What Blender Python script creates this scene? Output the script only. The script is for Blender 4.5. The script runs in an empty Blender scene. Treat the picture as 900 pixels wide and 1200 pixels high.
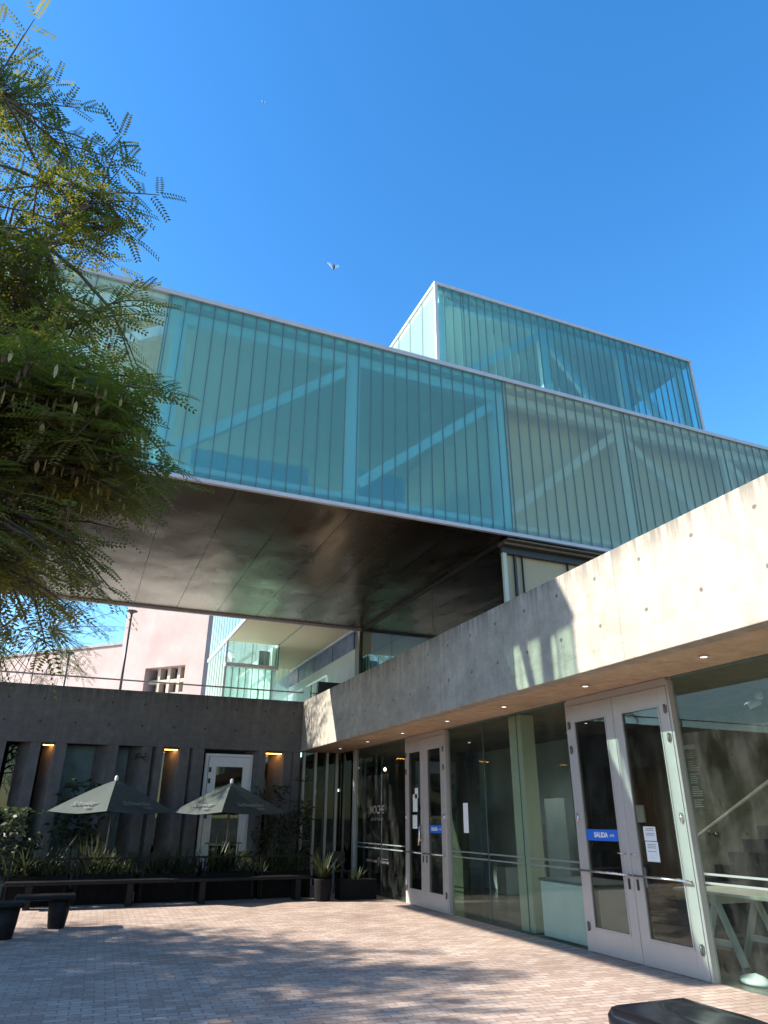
import bpy, bmesh, math, random
from mathutils import Vector, Matrix, noise as mnoise
R = math.radians
random.seed(11)
SC = bpy.context.scene
COL = SC.collection

# ------------------------------------------------------------------ helpers
class MB:
    """collects geometry, builds ONE mesh object"""
    def __init__(s): s.v = []; s.f = []; s.sm = []
    def face(s, pts, smooth=False):
        n = len(s.v); s.v += [tuple(p) for p in pts]; s.f.append(tuple(range(n, n+len(pts)))); s.sm.append(smooth)
    def box(s, x0, x1, y0, y1, z0, z1):
        n = len(s.v)
        s.v += [(x0,y0,z0),(x1,y0,z0),(x1,y1,z0),(x0,y1,z0),(x0,y0,z1),(x1,y0,z1),(x1,y1,z1),(x0,y1,z1)]
        for q in ((0,3,2,1),(4,5,6,7),(0,1,5,4),(1,2,6,5),(2,3,7,6),(3,0,4,7)):
            s.f.append(tuple(n+i for i in q)); s.sm.append(False)
        return s
    def prism(s, poly, z0, z1):
        """poly (x,y) counter-clockwise, extruded in z"""
        n = len(s.v); k = len(poly)
        s.v += [(x,y,z0) for x,y in poly] + [(x,y,z1) for x,y in poly]
        s.f.append(tuple(n+i for i in reversed(range(k)))); s.sm.append(False)
        s.f.append(tuple(n+k+i for i in range(k))); s.sm.append(False)
        for i in range(k):
            j = (i+1) % k; s.f.append((n+i, n+j, n+k+j, n+k+i)); s.sm.append(False)
        return s
    def bar(s, a, b, w, h, up=(0,0,1)):
        a = Vector(a); b = Vector(b); d = (b-a).normalized(); u = Vector(up)
        sd = d.cross(u)
        if sd.length < 1e-4: sd = d.cross(Vector((1,0,0)))
        sd.normalize(); u = sd.cross(d)
        n = len(s.v)
        for p in (a, b):
            for i, j in ((-1,-1),(1,-1),(1,1),(-1,1)):
                s.v.append(tuple(p + sd*(i*w/2) + u*(j*h/2)))
        for q in ((3,2,1,0),(4,5,6,7),(0,1,5,4),(1,2,6,5),(2,3,7,6),(3,0,4,7)):
            s.f.append(tuple(n+i for i in q)); s.sm.append(False)
        return s
    def tube(s, pts, rad, seg=8, cap=True):
        pts = [Vector(p) for p in pts]; m = len(pts)
        if not hasattr(rad, '__len__'): rad = [rad]*m
        n = len(s.v)
        ref = Vector((0.31,0.22,0.92))
        for i, p in enumerate(pts):
            d = (pts[min(i+1,m-1)] - pts[max(i-1,0)]).normalized()
            a = d.cross(ref)
            if a.length < 1e-3: a = d.cross(Vector((1,0,0)))
            a.normalize(); b = d.cross(a)
            for k in range(seg):
                t = 2*math.pi*k/seg
                s.v.append(tuple(p + (a*math.cos(t) + b*math.sin(t))*rad[i]))
        for i in range(m-1):
            for k in range(seg):
                k2 = (k+1) % seg
                s.f.append((n+i*seg+k, n+i*seg+k2, n+(i+1)*seg+k2, n+(i+1)*seg+k)); s.sm.append(True)
        if cap:
            s.f.append(tuple(n+k for k in reversed(range(seg)))); s.sm.append(False)
            s.f.append(tuple(n+(m-1)*seg+k for k in range(seg))); s.sm.append(False)
        return s
    def lathe(s, c, prof, seg=20):
        """prof: list of (r,z) from bottom to top about vertical axis at c"""
        n = len(s.v); m = len(prof)
        for r, z in prof:
            for k in range(seg):
                t = 2*math.pi*k/seg; s.v.append((c[0]+r*math.cos(t), c[1]+r*math.sin(t), c[2]+z))
        for i in range(m-1):
            for k in range(seg):
                k2 = (k+1) % seg
                s.f.append((n+i*seg+k, n+i*seg+k2, n+(i+1)*seg+k2, n+(i+1)*seg+k)); s.sm.append(True)
        s.f.append(tuple(n+k for k in reversed(range(seg)))); s.sm.append(False)
        s.f.append(tuple(n+(m-1)*seg+k for k in range(seg))); s.sm.append(False)
        return s
    def build(s, name, mat, parent=None, bevel=0.0):
        me = bpy.data.meshes.new(name)
        off = Vector(parent.location) if parent and parent.parent is None else Vector((0,0,0))
        if parent and parent.parent is not None:
            off = Vector(parent.parent.location) + Vector(parent.location)
        me.from_pydata([tuple(Vector(p)-off) for p in s.v], [], s.f)
        me.polygons.foreach_set('use_smooth', s.sm)
        me.materials.append(mat); me.update()
        o = bpy.data.objects.new(name, me); COL.objects.link(o)
        if parent: o.parent = parent
        if bevel:
            b = o.modifiers.new('bevel', 'BEVEL'); b.width = bevel; b.segments = 2; b.limit_method = 'ANGLE'; b.angle_limit = R(40)
        return o

def tag(o, label=None, cat=None, group=None, kind=None):
    if label: o['label'] = label
    if cat: o['category'] = cat
    if group: o['group'] = group
    if kind: o['kind'] = kind
    return o
def thing(name, label, cat, loc=(0,0,0), group=None):
    o = bpy.data.objects.new(name, None); o.empty_display_size = .3; COL.objects.link(o); o.location = loc
    return tag(o, label, cat, group)
def struct(o): o['kind'] = 'structure'; return o
def box(name, mat, parent, *b, bevel=0.0): return MB().box(*b).build(name, mat, parent, bevel)
def kids(o): return [c for c in bpy.data.objects if c.parent == o]
def dup(o, loc, label=None):
    r = o.copy(); COL.objects.link(r); r.location = loc
    if label: r['label'] = label
    for ch in kids(o):
        c = ch.copy(); COL.objects.link(c); c.parent = r
        for g in kids(ch):
            d = g.copy(); COL.objects.link(d); d.parent = c
    return r
def text_mesh(name, body, size, mat, parent, origin, xdir, ydir, shear=0.0, align='LEFT', bold=0.0):
    cu = bpy.data.curves.new(name, 'FONT'); cu.body = body; cu.size = size; cu.shear = shear
    cu.align_x = align; cu.align_y = 'CENTER'; cu.extrude = 0.0008; cu.offset = bold
    t = bpy.data.objects.new(name, cu); COL.objects.link(t)
    bpy.context.view_layer.update()
    me = bpy.data.meshes.new_from_object(t.evaluated_get(bpy.context.evaluated_depsgraph_get()))
    bpy.data.objects.remove(t); bpy.data.curves.remove(cu)
    x = Vector(xdir).normalized(); y = Vector(ydir); y = (y - x*y.dot(x)).normalized(); z = x.cross(y)
    M = Matrix(((x.x,y.x,z.x,origin[0]),(x.y,y.y,z.y,origin[1]),(x.z,y.z,z.z,origin[2]),(0,0,0,1)))
    off = Vector((0,0,0)); p = parent
    while p is not None: off += Vector(p.location); p = p.parent
    me.transform(Matrix.Translation(-off) @ M)
    me.materials.clear(); me.materials.append(mat)
    o = bpy.data.objects.new(name, me); COL.objects.link(o); o.parent = parent
    return o

# ------------------------------------------------------------------ materials
class NT:
    def __init__(s, name):
        s.m = bpy.data.materials.new(name); s.m.use_nodes = True; s.t = s.m.node_tree; s.t.nodes.clear()
        s.out = s.n('ShaderNodeOutputMaterial')
    def n(s, typ, **kw):
        x = s.t.nodes.new(typ)
        for k, v in kw.items(): setattr(x, k, v)
        return x
    def l(s, a, b): s.t.links.new(a, b)
    def setin(s, node, key, v):
        if hasattr(v, 'is_linked') or hasattr(v, 'links'): s.l(v, node.inputs[key])
        else: node.inputs[key].default_value = v
    def math(s, op, a, b=0.0, c=None, clamp=False):
        x = s.n('ShaderNodeMath', operation=op, use_clamp=clamp); s.setin(x, 0, a); s.setin(x, 1, b)
        if c is not None: s.setin(x, 2, c)
        return x.outputs[0]
    def coord(s): return s.n('ShaderNodeTexCoord').outputs['Object']
    def mapping(s, vec, scale=(1,1,1), rot=(0,0,0), loc=(0,0,0)):
        x = s.n('ShaderNodeMapping'); s.l(vec, x.inputs[0]); x.inputs['Scale'].default_value = scale
        x.inputs['Rotation'].default_value = rot; x.inputs['Location'].default_value = loc
        return x.outputs[0]
    def noise(s, vec, scale, detail=4, rough=.55):
        x = s.n('ShaderNodeTexNoise'); s.l(vec, x.inputs['Vector']); x.inputs['Scale'].default_value = scale
        x.inputs['Detail'].default_value = detail; x.inputs['Roughness'].default_value = rough
        return x.outputs[0]
    def ramp(s, fac, stops):
        x = s.n('ShaderNodeValToRGB'); s.l(fac, x.inputs[0]); e = x.color_ramp.elements
        for i, (p, c) in enumerate(stops):
            if i < 2: e[i].position = p; e[i].color = (*c, 1)
            else:
                q = e.new(p); q.color = (*c, 1)
        return x.outputs[0]
    def mix(s, fac, a, b, blend='MIX'):
        x = s.n('ShaderNodeMix', data_type='RGBA', blend_type=blend)
        s.setin(x, 0, fac)
        for key, v in ((6, a), (7, b)):
            if isinstance(v, tuple): x.inputs[key].default_value = (*v, 1) if len(v) == 3 else v
            else: s.l(v, x.inputs[key])
        return x.outputs[2]
    def bump(s, h, strength=.3, dist=.01):
        x = s.n('ShaderNodeBump'); s.l(h, x.inputs['Height']); x.inputs['Strength'].default_value = strength
        x.inputs['Distance'].default_value = dist
        return x.outputs[0]
    def principled(s, col, rough=.6, metal=0.0, spec=.5, normal=None, **kw):
        b = s.n('ShaderNodeBsdfPrincipled')
        if isinstance(col, tuple): b.inputs['Base Color'].default_value = (*col, 1)
        else: s.l(col, b.inputs['Base Color'])
        s.setin(b, 'Roughness', rough); s.setin(b, 'Metallic', metal); s.setin(b, 'Specular IOR Level', spec)
        if normal is not None: s.l(normal, b.inputs['Normal'])
        for k, v in kw.items(): b.inputs[k].default_value = v
        return b.outputs[0]
    def schlick(s):
        lw = s.n('ShaderNodeLayerWeight'); lw.inputs[0].default_value = .5
        return s.math('MULTIPLY_ADD', s.math('POWER', lw.outputs['Facing'], 5.0), .95, .042)
    def done(s, sh): s.l(sh, s.out.inputs[0]); return s.m

def plain(name, col, rough=.55, metal=0.0, var=.12, scale=6.0, spec=.5, bump=0.0):
    t = NT(name); c = t.coord(); f = t.noise(c, scale, 5)
    lo = tuple(x*(1-var) for x in col); hi = tuple(min(1, x*(1+var)) for x in col)
    colr = t.ramp(f, [(.3, lo), (.7, hi)])
    rg = t.math('MULTIPLY_ADD', t.noise(c, scale*2.3, 3), .2, rough-.1, clamp=True)
    nb = t.bump(t.noise(c, scale*9, 4), bump, .004) if bump else None
    return t.done(t.principled(colr, rg, metal, spec, nb))

def emit(name, col, strength):
    t = NT(name); e = t.n('ShaderNodeEmission'); e.inputs[0].default_value = (*col, 1); e.inputs[1].default_value = strength
    return t.done(e.outputs[0])

def concrete(name, axis, base, joints=(), hz=(4.31, 3.72), off=0.0, top=4.57, streak=.95, hole=True, jz=None, warm=1.0):
    """cast concrete; axis 0/1 = horizontal direction of the wall plane; object coords are world coords here"""
    t = NT(name); c = t.coord()
    sep = t.n('ShaderNodeSeparateXYZ'); t.l(c, sep.inputs[0])
    u = sep.outputs[axis]; z = sep.outputs[2]
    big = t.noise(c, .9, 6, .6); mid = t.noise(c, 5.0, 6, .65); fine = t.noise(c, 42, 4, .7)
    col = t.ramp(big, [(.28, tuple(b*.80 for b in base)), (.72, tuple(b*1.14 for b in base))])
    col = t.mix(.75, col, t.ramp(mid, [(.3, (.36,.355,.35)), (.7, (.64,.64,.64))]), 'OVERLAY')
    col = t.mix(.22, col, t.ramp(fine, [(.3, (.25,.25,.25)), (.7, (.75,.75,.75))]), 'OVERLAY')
    # vertical weather streaks below the top edge
    sv = t.mapping(c, (9,9,.35)) ; st = t.noise(sv, 1.0, 5, .7)
    edge = t.math('SUBTRACT', 1.0, t.math('MULTIPLY', t.math('SUBTRACT', top, z), 1.7), clamp=True)
    edge = t.math('MAXIMUM', edge, 0.0)
    sm = t.math('MULTIPLY', t.math('GREATER_THAN', st, .5), 0.0)
    sr = t.n('ShaderNodeMapRange'); t.l(st, sr.inputs[0]); sr.inputs[1].default_value = .40; sr.inputs[2].default_value = .58
    sfac = t.math('MULTIPLY', t.math('MULTIPLY', sr.outputs[0], t.math('POWER', edge, 2.0)), streak, clamp=True)
    col = t.mix(sfac, col, tuple(b*.35 for b in base))
    sw = t.n('ShaderNodeMapRange'); t.l(st, sw.inputs[0]); sw.inputs[1].default_value = .35; sw.inputs[2].default_value = .7
    col = t.mix(t.math('MULTIPLY', sw.outputs[0], .34), col, tuple(b*.6 for b in base))
    hgt = t.math('ADD', t.math('MULTIPLY', mid, .5), t.math('MULTIPLY', fine, .35))
    if hole:
        fu = t.math('SUBTRACT', t.math('FRACT', t.math('DIVIDE', t.math('ADD', u, off), .785)), .5)
        fu = t.math('MULTIPLY', fu, .785)
        ds = None
        for h in hz:
            dz = t.math('SUBTRACT', z, h)
            d = t.math('SQRT', t.math('ADD', t.math('MULTIPLY', fu, fu), t.math('MULTIPLY', dz, dz)))
            ds = d if ds is None else t.math('MINIMUM', ds, d)
        wob = t.math('MULTIPLY_ADD', t.noise(c, 30, 2), .022, .012)
        hm = t.math('LESS_THAN', ds, wob)
        rim = t.math('LESS_THAN', ds, t.math('ADD', wob, .018))
        col = t.mix(t.math('MULTIPLY', rim, .25), col, tuple(b*.6 for b in base))
        col = t.mix(t.math('MULTIPLY', hm, .8), col, tuple(b*.22 for b in base))
        hgt = t.math('SUBTRACT', hgt, t.math('MULTIPLY', hm, 1.5))
    wv = t.math('MULTIPLY', t.math('SUBTRACT', t.noise(c, 2.5, 3), .5), .016)
    for j in joints:
        m = t.math('LESS_THAN', t.math('ABSOLUTE', t.math('SUBTRACT', t.math('ADD', u, wv), j)), .007)
        col = t.mix(t.math('MULTIPLY', m, .5), col, tuple(b*.45 for b in base))
        hgt = t.math('SUBTRACT', hgt, t.math('MULTIPLY', m, .8))
    if jz is not None:
        m = t.math('LESS_THAN', t.math('ABSOLUTE', t.math('SUBTRACT', t.math('ADD', z, t.math('MULTIPLY', wv, 2.0)), jz)), .012)
        m = t.math('MULTIPLY', m, sw.outputs[0])
        col = t.mix(t.math('MULTIPLY', m, .5), col, tuple(b*.6 for b in base))
    return t.done(t.principled(col, .85, 0, .25, t.bump(hgt, .35, .012)))

def window_glass(name, tint=(.80,.90,.86), refl=1.0, grey=0.0, rough=0.0):
    """flat pane: tinted see-through + Fresnel mirror"""
    t = NT(name); tr = t.n('ShaderNodeBsdfTransparent'); tr.inputs[0].default_value = (*tint, 1)
    gl = t.n('ShaderNodeBsdfGlossy'); gl.inputs[0].default_value = (.92,1,.97,1); gl.inputs['Roughness'].default_value = rough
    c = t.coord(); nb = t.bump(t.noise(c, .8, 2), .02, .02); t.l(nb, gl.inputs['Normal'])
    f = t.math('MULTIPLY', t.schlick(), refl, clamp=True)
    df = t.n('ShaderNodeBsdfDiffuse'); df.inputs[0].default_value = (.5,.52,.5,1)
    sm = t.noise(t.mapping(c, (2.2,2.2,.9)), 1.6, 6, .65)
    mr = t.n('ShaderNodeMapRange'); t.l(sm, mr.inputs[0]); mr.inputs[1].default_value = .42; mr.inputs[2].default_value = .75; mr.inputs[4].default_value = .035
    md = t.n('ShaderNodeMixShader'); t.l(mr.outputs[0], md.inputs[0]); t.l(tr.outputs[0], md.inputs[1]); t.l(df.outputs[0], md.inputs[2])
    mx = t.n('ShaderNodeMixShader'); t.l(f, mx.inputs[0]); t.l(md.outputs[0], mx.inputs[1]); t.l(gl.outputs[0], mx.inputs[2])
    return t.done(mx.outputs[0])

def channel_glass(name, tint=(.66,.90,.86), clear=.72, body=(.50,.78,.74), refl=1.0, axis=0, pitch=.246, haze=.0, phase=.0):
    """frosted U-profile glass: part clear, part scattering, with a sky reflection"""
    t = NT(name); c = t.coord()
    tr = t.n('ShaderNodeBsdfTransparent'); tr.inputs[0].default_value = (*tint, 1)
    trs = tr.outputs[0]
    if haze:
        rf = t.n('ShaderNodeBsdfRefraction'); rf.inputs[0].default_value = (*tint, 1); rf.inputs['IOR'].default_value = 1.04; rf.inputs['Roughness'].default_value = .30
        hz = t.n('ShaderNodeMixShader'); hz.inputs[0].default_value = haze; t.l(tr.outputs[0], hz.inputs[1]); t.l(rf.outputs[0], hz.inputs[2]); trs = hz.outputs[0]
    sep = t.n('ShaderNodeSeparateXYZ'); t.l(c, sep.inputs[0])
    cell = t.math('FLOOR', t.math('DIVIDE', t.math('ADD', sep.outputs[axis], -phase), pitch))
    wn = t.n('ShaderNodeTexWhiteNoise', noise_dimensions='1D'); t.l(cell, wn.inputs['W'])
    fr_ = t.math('FRACT', t.math('DIVIDE', t.math('ADD', sep.outputs[axis], -phase), pitch))
    ed = t.n('ShaderNodeMapRange', interpolation_type='SMOOTHSTEP'); t.l(t.math('ABSOLUTE', t.math('SUBTRACT', fr_, .5)), ed.inputs[0]); ed.inputs[1].default_value = .22; ed.inputs[2].default_value = .5  # flange tone and the shadow beside each joint, put into the panel edges
    dirt = t.noise(t.mapping(c, (14,14,.7)), 1.0, 4)
    v = t.math('ADD', t.math('MULTIPLY', wn.outputs[0], .34), t.math('ADD', t.math('MULTIPLY', dirt, .25), t.math('MULTIPLY', ed.outputs[0], .42)))
    bc = t.mix(v, body, tuple(b*.55 for b in body))
    di = t.n('ShaderNodeBsdfDiffuse'); t.l(bc, di.inputs[0])
    tl = t.n('ShaderNodeBsdfTranslucent'); t.l(bc, tl.inputs[0])
    sc = t.n('ShaderNodeMixShader'); sc.inputs[0].default_value = .55; t.l(di.outputs[0], sc.inputs[1]); t.l(tl.outputs[0], sc.inputs[2])
    cf = t.math('SUBTRACT', clear + .06, t.math('MULTIPLY', v, .32))
    m1 = t.n('ShaderNodeMixShader'); t.l(cf, m1.inputs[0]); t.l(sc.outputs[0], m1.inputs[1]); t.l(trs, m1.inputs[2])
    gl = t.n('ShaderNodeBsdfGlossy'); gl.inputs['Roughness'].default_value = .12; gl.inputs[0].default_value = (.9,1,1,1)
    t.l(t.bump(t.noise(t.mapping(c, (5,5,1.2)), 1.0, 2), .12, .02), gl.inputs['Normal'])
    m2 = t.n('ShaderNodeMixShader'); t.l(t.math('MULTIPLY', t.schlick(), 1.6*refl, clamp=True), m2.inputs[0])
    t.l(m1.outputs[0], m2.inputs[1]); t.l(gl.outputs[0], m2.inputs[2])
    return t.done(m2.outputs[0])

def brick_paving():
    t = NT('brick_paving'); c = t.coord()
    b = t.n('ShaderNodeTexBrick'); nv = t.n('ShaderNodeTexNoise'); t.l(c, nv.inputs['Vector']); nv.inputs['Scale'].default_value = 3.5; nv.inputs['Detail'].default_value = 2
    va = t.n('ShaderNodeVectorMath', operation='MULTIPLY_ADD'); t.l(nv.outputs[1], va.inputs[0]); va.inputs[1].default_value = (.03,.03,0); t.l(t.mapping(c, (1,1,1), (0,0,R(2))), va.inputs[2])
    t.l(va.outputs[0], b.inputs['Vector'])
    b.inputs['Scale'].default_value = 1.0; b.inputs['Brick Width'].default_value = .205; b.inputs['Row Height'].default_value = .102
    b.inputs['Mortar Size'].default_value = .0075; b.inputs['Mortar Smooth'].default_value = .25; b.inputs['Bias'].default_value = 0.0
    b.inputs['Color1'].default_value = (.41,.295,.235,1); b.inputs['Color2'].default_value = (.56,.452,.385,1); b.inputs['Mortar'].default_value = (.30,.235,.195,1)
    n1 = t.noise(c, 1.3, 5, .6); n2 = t.noise(c, 14, 5, .7); n3 = t.noise(c, 70, 3)
    col = t.mix(.55, b.outputs[0], t.ramp(n1, [(.3, (.37,.36,.36)), (.7, (.63,.63,.62))]), 'OVERLAY')
    col = t.mix(.5, col, t.ramp(n2, [(.3, (.34,.33,.33)), (.7, (.66,.66,.66))]), 'OVERLAY')
    n4 = t.noise(c, .55, 5, .6); st = t.n('ShaderNodeMapRange'); t.l(n4, st.inputs[0]); st.inputs[1].default_value = .52; st.inputs[2].default_value = .68; st.inputs[4].default_value = .38
    col = t.mix(st.outputs[0], col, (.20,.15,.12))
    h = t.math('ADD', t.math('MULTIPLY', t.math('SUBTRACT', 1.0, b.outputs[1]), .8), t.math('ADD', t.math('MULTIPLY', n2, .35), t.math('MULTIPLY', n3, .2)))
    return t.done(t.principled(col, .82, 0, .25, t.bump(h, .7, .012)))

def soffit_metal():
    t = NT('brushed_bronze_steel'); c = t.coord()
    w = t.n('ShaderNodeTexNoise'); t.l(t.mapping(c, (1.1,.55,1)), w.inputs['Vector']); w.inputs['Scale'].default_value = .95; w.inputs['Detail'].default_value = 1.6
    f = t.noise(t.mapping(c, (3,40,1)), 1.0, 3)
    rg = t.math('MULTIPLY_ADD', t.noise(c, .8, 3), .14, .20)
    col = t.ramp(t.noise(c, .6, 4), [(.3, (.145,.096,.056)), (.7, (.235,.165,.10))])
    h = t.math('ADD', w.outputs[0], t.math('MULTIPLY', f, .01))
    return t.done(t.principled(col, rg, .95, .5, t.bump(h, .5, .10)))

def leaf_mat(name, a, b, trans):
    t = NT(name); g = t.n('ShaderNodeNewGeometry'); c = t.coord()
    cl = t.n('ShaderNodeMapRange'); t.l(t.noise(c, 1.9, 2), cl.inputs[0]); cl.inputs[1].default_value = .38; cl.inputs[2].default_value = .66
    f = t.math('ADD', t.math('MULTIPLY', g.outputs['Random Per Island'], .35), t.math('MULTIPLY', cl.outputs[0], .65))
    col = t.ramp(f, [(.2, a), (.85, b)])
    tcol = t.ramp(f, [(.2, tuple(x*.8 for x in trans)), (.85, trans)])
    p = t.n('ShaderNodeBsdfPrincipled'); t.l(col, p.inputs['Base Color']); p.inputs['Roughness'].default_value = .5; p.inputs['Specular IOR Level'].default_value = .35
    tl = t.n('ShaderNodeBsdfTranslucent'); t.l(tcol, tl.inputs[0])
    m = t.n('ShaderNodeMixShader'); m.inputs[0].default_value = .36; t.l(p.outputs[0], m.inputs[1]); t.l(tl.outputs[0], m.inputs[2])
    return t.done(m.outputs[0])

BASE = (.395,.36,.305)
M = {}
M['beam'] = concrete('parapet_concrete', 1, BASE, (6.16,10.74,1.58,15.32), off=-4.15+.3925, jz=3.44)
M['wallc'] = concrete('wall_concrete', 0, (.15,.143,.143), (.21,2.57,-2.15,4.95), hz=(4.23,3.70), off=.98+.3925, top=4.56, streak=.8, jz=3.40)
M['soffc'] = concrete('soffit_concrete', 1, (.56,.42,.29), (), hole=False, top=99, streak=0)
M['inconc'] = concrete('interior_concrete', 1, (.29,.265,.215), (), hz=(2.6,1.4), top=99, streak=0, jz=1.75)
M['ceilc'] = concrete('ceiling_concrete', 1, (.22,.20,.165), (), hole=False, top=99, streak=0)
M['paving'] = brick_paving()
M['soffit'] = soffit_metal()
M['glass'] = window_glass('lobby_glass', (.80,.86,.83), .45)
M['doorglass'] = window_glass('door_glass', (.62,.64,.62))
M['darkglass'] = window_glass('dark_tinted_glass', (.16,.20,.21), 1.3)
M['uglass'] = channel_glass('frosted_channel_glass', (.55,.96,.93), .73, (.42,.86,.82), haze=.36, phase=.18-6.0)
M['uglass_reflect_tint'] = channel_glass('frosted_channel_glass_reflect_tint', (.82,.94,.79), .70, (.82,.88,.66), haze=.34, refl=.7, phase=.18-6.0)  # same glass as the left bays; warm reflections and background put into its tint
M['uglass_pale'] = channel_glass('pale_frosted_glass', (.82,1.0,.93), .56, (.74,.96,.88), axis=1, refl=.5)
M['uglass_rear'] = channel_glass('frosted_channel_glass_rear', (.58,.93,.89), .70, (.42,.78,.74), phase=.18-6.0)
M['uglass_clearpale'] = channel_glass('pale_clear_balcony_glass', (.88,1.0,.95), .86, (.78,.96,.90), refl=.3)
M['uglass_palex'] = channel_glass('pale_frosted_glass_front', (.80,1.0,.93), .45, (.74,.96,.89), refl=.5)
M['uglass_y'] = channel_glass('frosted_channel_glass_end', (.80,1.0,.92), .86, (.72,.95,.90), axis=1, refl=.5)
M['clearu'] = channel_glass('clearer_channel_glass', (.84,1.0,.93), .95, (.6,.82,.78), refl=.55)
M['uglass_up'] = channel_glass('frosted_channel_glass_upper', (.46,.84,.86), .80, (.28,.60,.66), haze=.30, phase=.04-11.0)
M['joint'] = plain('grey_silicone', (.11,.18,.18), .5)
M['white_steel'] = plain('white_painted_steel', (.86,.88,.87), .4, var=.05)
M['white_trim'] = plain('white_metal_trim', (.52,.50,.50), .4, var=.06)
M['ceiling_white'] = plain('white_ceiling_board', (.70,.68,.60), .7, var=.05)
M['room_blue'] = plain('pale_interior_wall', (.20,.50,.62), .7, var=.08, scale=.6)
M['deep_blue'] = plain('deep_blue_cabinet', (.10,.34,.46), .5, var=.1)
M['room_beige'] = plain('beige_interior_wall', (.76,.67,.50), .7, var=.08, scale=.6)
M['floor_grey'] = plain('grey_interior_floor', (.30,.31,.31), .35, var=.12)
M['terrace_tile'] = plain('pale_terrace_tile', (.74,.71,.64), .8, var=.08, scale=1)
M['alu'] = plain('anodised_aluminium', (.45,.43,.42), .38, .25, .05, 3)
M['aludark'] = plain('dark_aluminium', (.16,.15,.15), .4, .4, .08, 3)
M['steel'] = plain('stainless_steel', (.62,.61,.60), .25, .95, .05)
M['black'] = plain('black_metal', (.018,.018,.02), .4)
M['hole'] = plain('black_recess', (.008,.008,.008), .8)
M['frame_black'] = plain('black_window_frame', (.025,.025,.027), .45)
M['beige_panel'] = plain('beige_blind', (.46,.36,.22), .7, var=.06, scale=1.5)
M['upvc'] = plain('white_door_paint', (.72,.72,.75), .35, var=.04)
M['pink'] = plain('pink_render', (.41,.30,.275), .85, var=.13, scale=.7, bump=.2)
M['pinklight'] = plain('window_reveal_render', (.46,.37,.30), .85, var=.07)
M['blue'] = plain('blue_sticker', (.01,.13,.62), .45, var=.03)
M['whitetxt'] = plain('white_lettering', (.8,.8,.82), .5, var=.02)
M['greytxt'] = plain('grey_lettering', (.06,.063,.066), .6, var=.02)
M['paper'] = plain('white_paper', (.72,.76,.78), .7, var=.05, scale=10)
M['stripe'] = plain('etched_glass_stripe', (.17,.21,.20), .6, var=.05)
M['desk'] = plain('white_desk_laminate', (.70,.76,.75), .4, var=.03)
M['colw'] = plain('cream_column_paint', (.52,.53,.40), .6, var=.05, scale=2)
M['tealwall'] = plain('grey_teal_lobby_wall', (.15,.20,.22), .5, var=.1, scale=1.0)
M['tealwall2'] = plain('pale_teal_lobby_wall', (.44,.53,.56), .5, var=.1, scale=1.0)
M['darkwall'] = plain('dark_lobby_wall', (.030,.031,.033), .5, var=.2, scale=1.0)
M['wood'] = plain('brown_wood_panel', (.13,.085,.05), .5, var=.2, scale=4)
M['wood2'] = plain('pale_plywood', (.74,.73,.64), .6, var=.08, scale=5)
M['stone'] = plain('dark_stair_stone', (.055,.05,.045), .6, var=.2)
M['lobbyfloor'] = plain('polished_lobby_floor', (.16,.155,.15), .22, var=.15, scale=1.2)
M['bench'] = plain('black_stained_wood', (.010,.0095,.010), .6, var=.35, scale=9, bump=.3, spec=.2)
M['slab'] = plain('black_moulded_resin', (.008,.0085,.011), .22, var=.1, scale=5, bump=0)
M['planter'] = plain('charcoal_planter', (.009,.009,.010), .8, var=.3, scale=8, spec=.12)
M['soil'] = plain('dark_soil', (.03,.022,.016), .95, var=.4, scale=30, bump=.5)
M['canvas'] = plain('dark_green_grey_canvas', (.044,.060,.056), .8, var=.12, scale=7, bump=.2)
M['canvaslogo'] = plain('faded_white_print', (.12,.145,.145), .7)
M['curtain'] = plain('teal_window_film', (.10,.16,.165), .6, var=.3, scale=3)
M['warmlit'] = plain('terracotta_slot_board', (.34,.17,.09), .7)
M['bark'] = plain('tree_bark', (.085,.065,.05), .9, var=.3, scale=14, bump=.6)
M['leaf'] = leaf_mat('locust_leaf', (.018,.025,.012), (.052,.060,.026), (.44,.42,.04))
M['leaf2'] = leaf_mat('far_leaf', (.024,.055,.018), (.06,.10,.03), (.15,.24,.035))
M['grass'] = leaf_mat('strap_leaf', (.025,.038,.016), (.10,.11,.05), (.10,.12,.04))
M['bush'] = leaf_mat('bush_leaf', (.018,.03,.016), (.05,.065,.035), (.06,.09,.03))
t_ = NT('tan_seed_pod'); g_ = t_.n('ShaderNodeNewGeometry')
M['pod'] = t_.done(t_.principled(t_.ramp(g_.outputs['Random Per Island'], [(.1,(.07,.035,.022)),(.45,(.16,.10,.045)),(.75,(.24,.21,.075)),(.95,(.30,.27,.14))]), .7))
M['lampglow'] = emit('warm_slot_lamp', (1.0,.42,.08), 9.0)
M['bulb'] = emit('warm_bulb', (1.0,.80,.55), 6.0)
M['downlight'] = emit('lit_downlight', (1.0,.90,.75), 1.2)
M['metalclad'] = plain('glossy_pale_cladding', (.62,.64,.70), .18, .15, .08, 1.5)
M['skyglass'] = plain('sky_tinted_glass', (.14,.20,.42), .10, .2, .3, 2.0)  # reflected sky is put into the blue base colour
M['rail'] = plain('galvanised_rail', (.38,.36,.35), .4, .7)
M['earth'] = plain('dry_earth', (.16,.13,.10), .95, var=.3, scale=.3)
M['bird_dark'] = plain('dark_feather', (.05,.05,.055), .8)
M['bird_white'] = plain('white_feather', (.75,.75,.75), .8)

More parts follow.
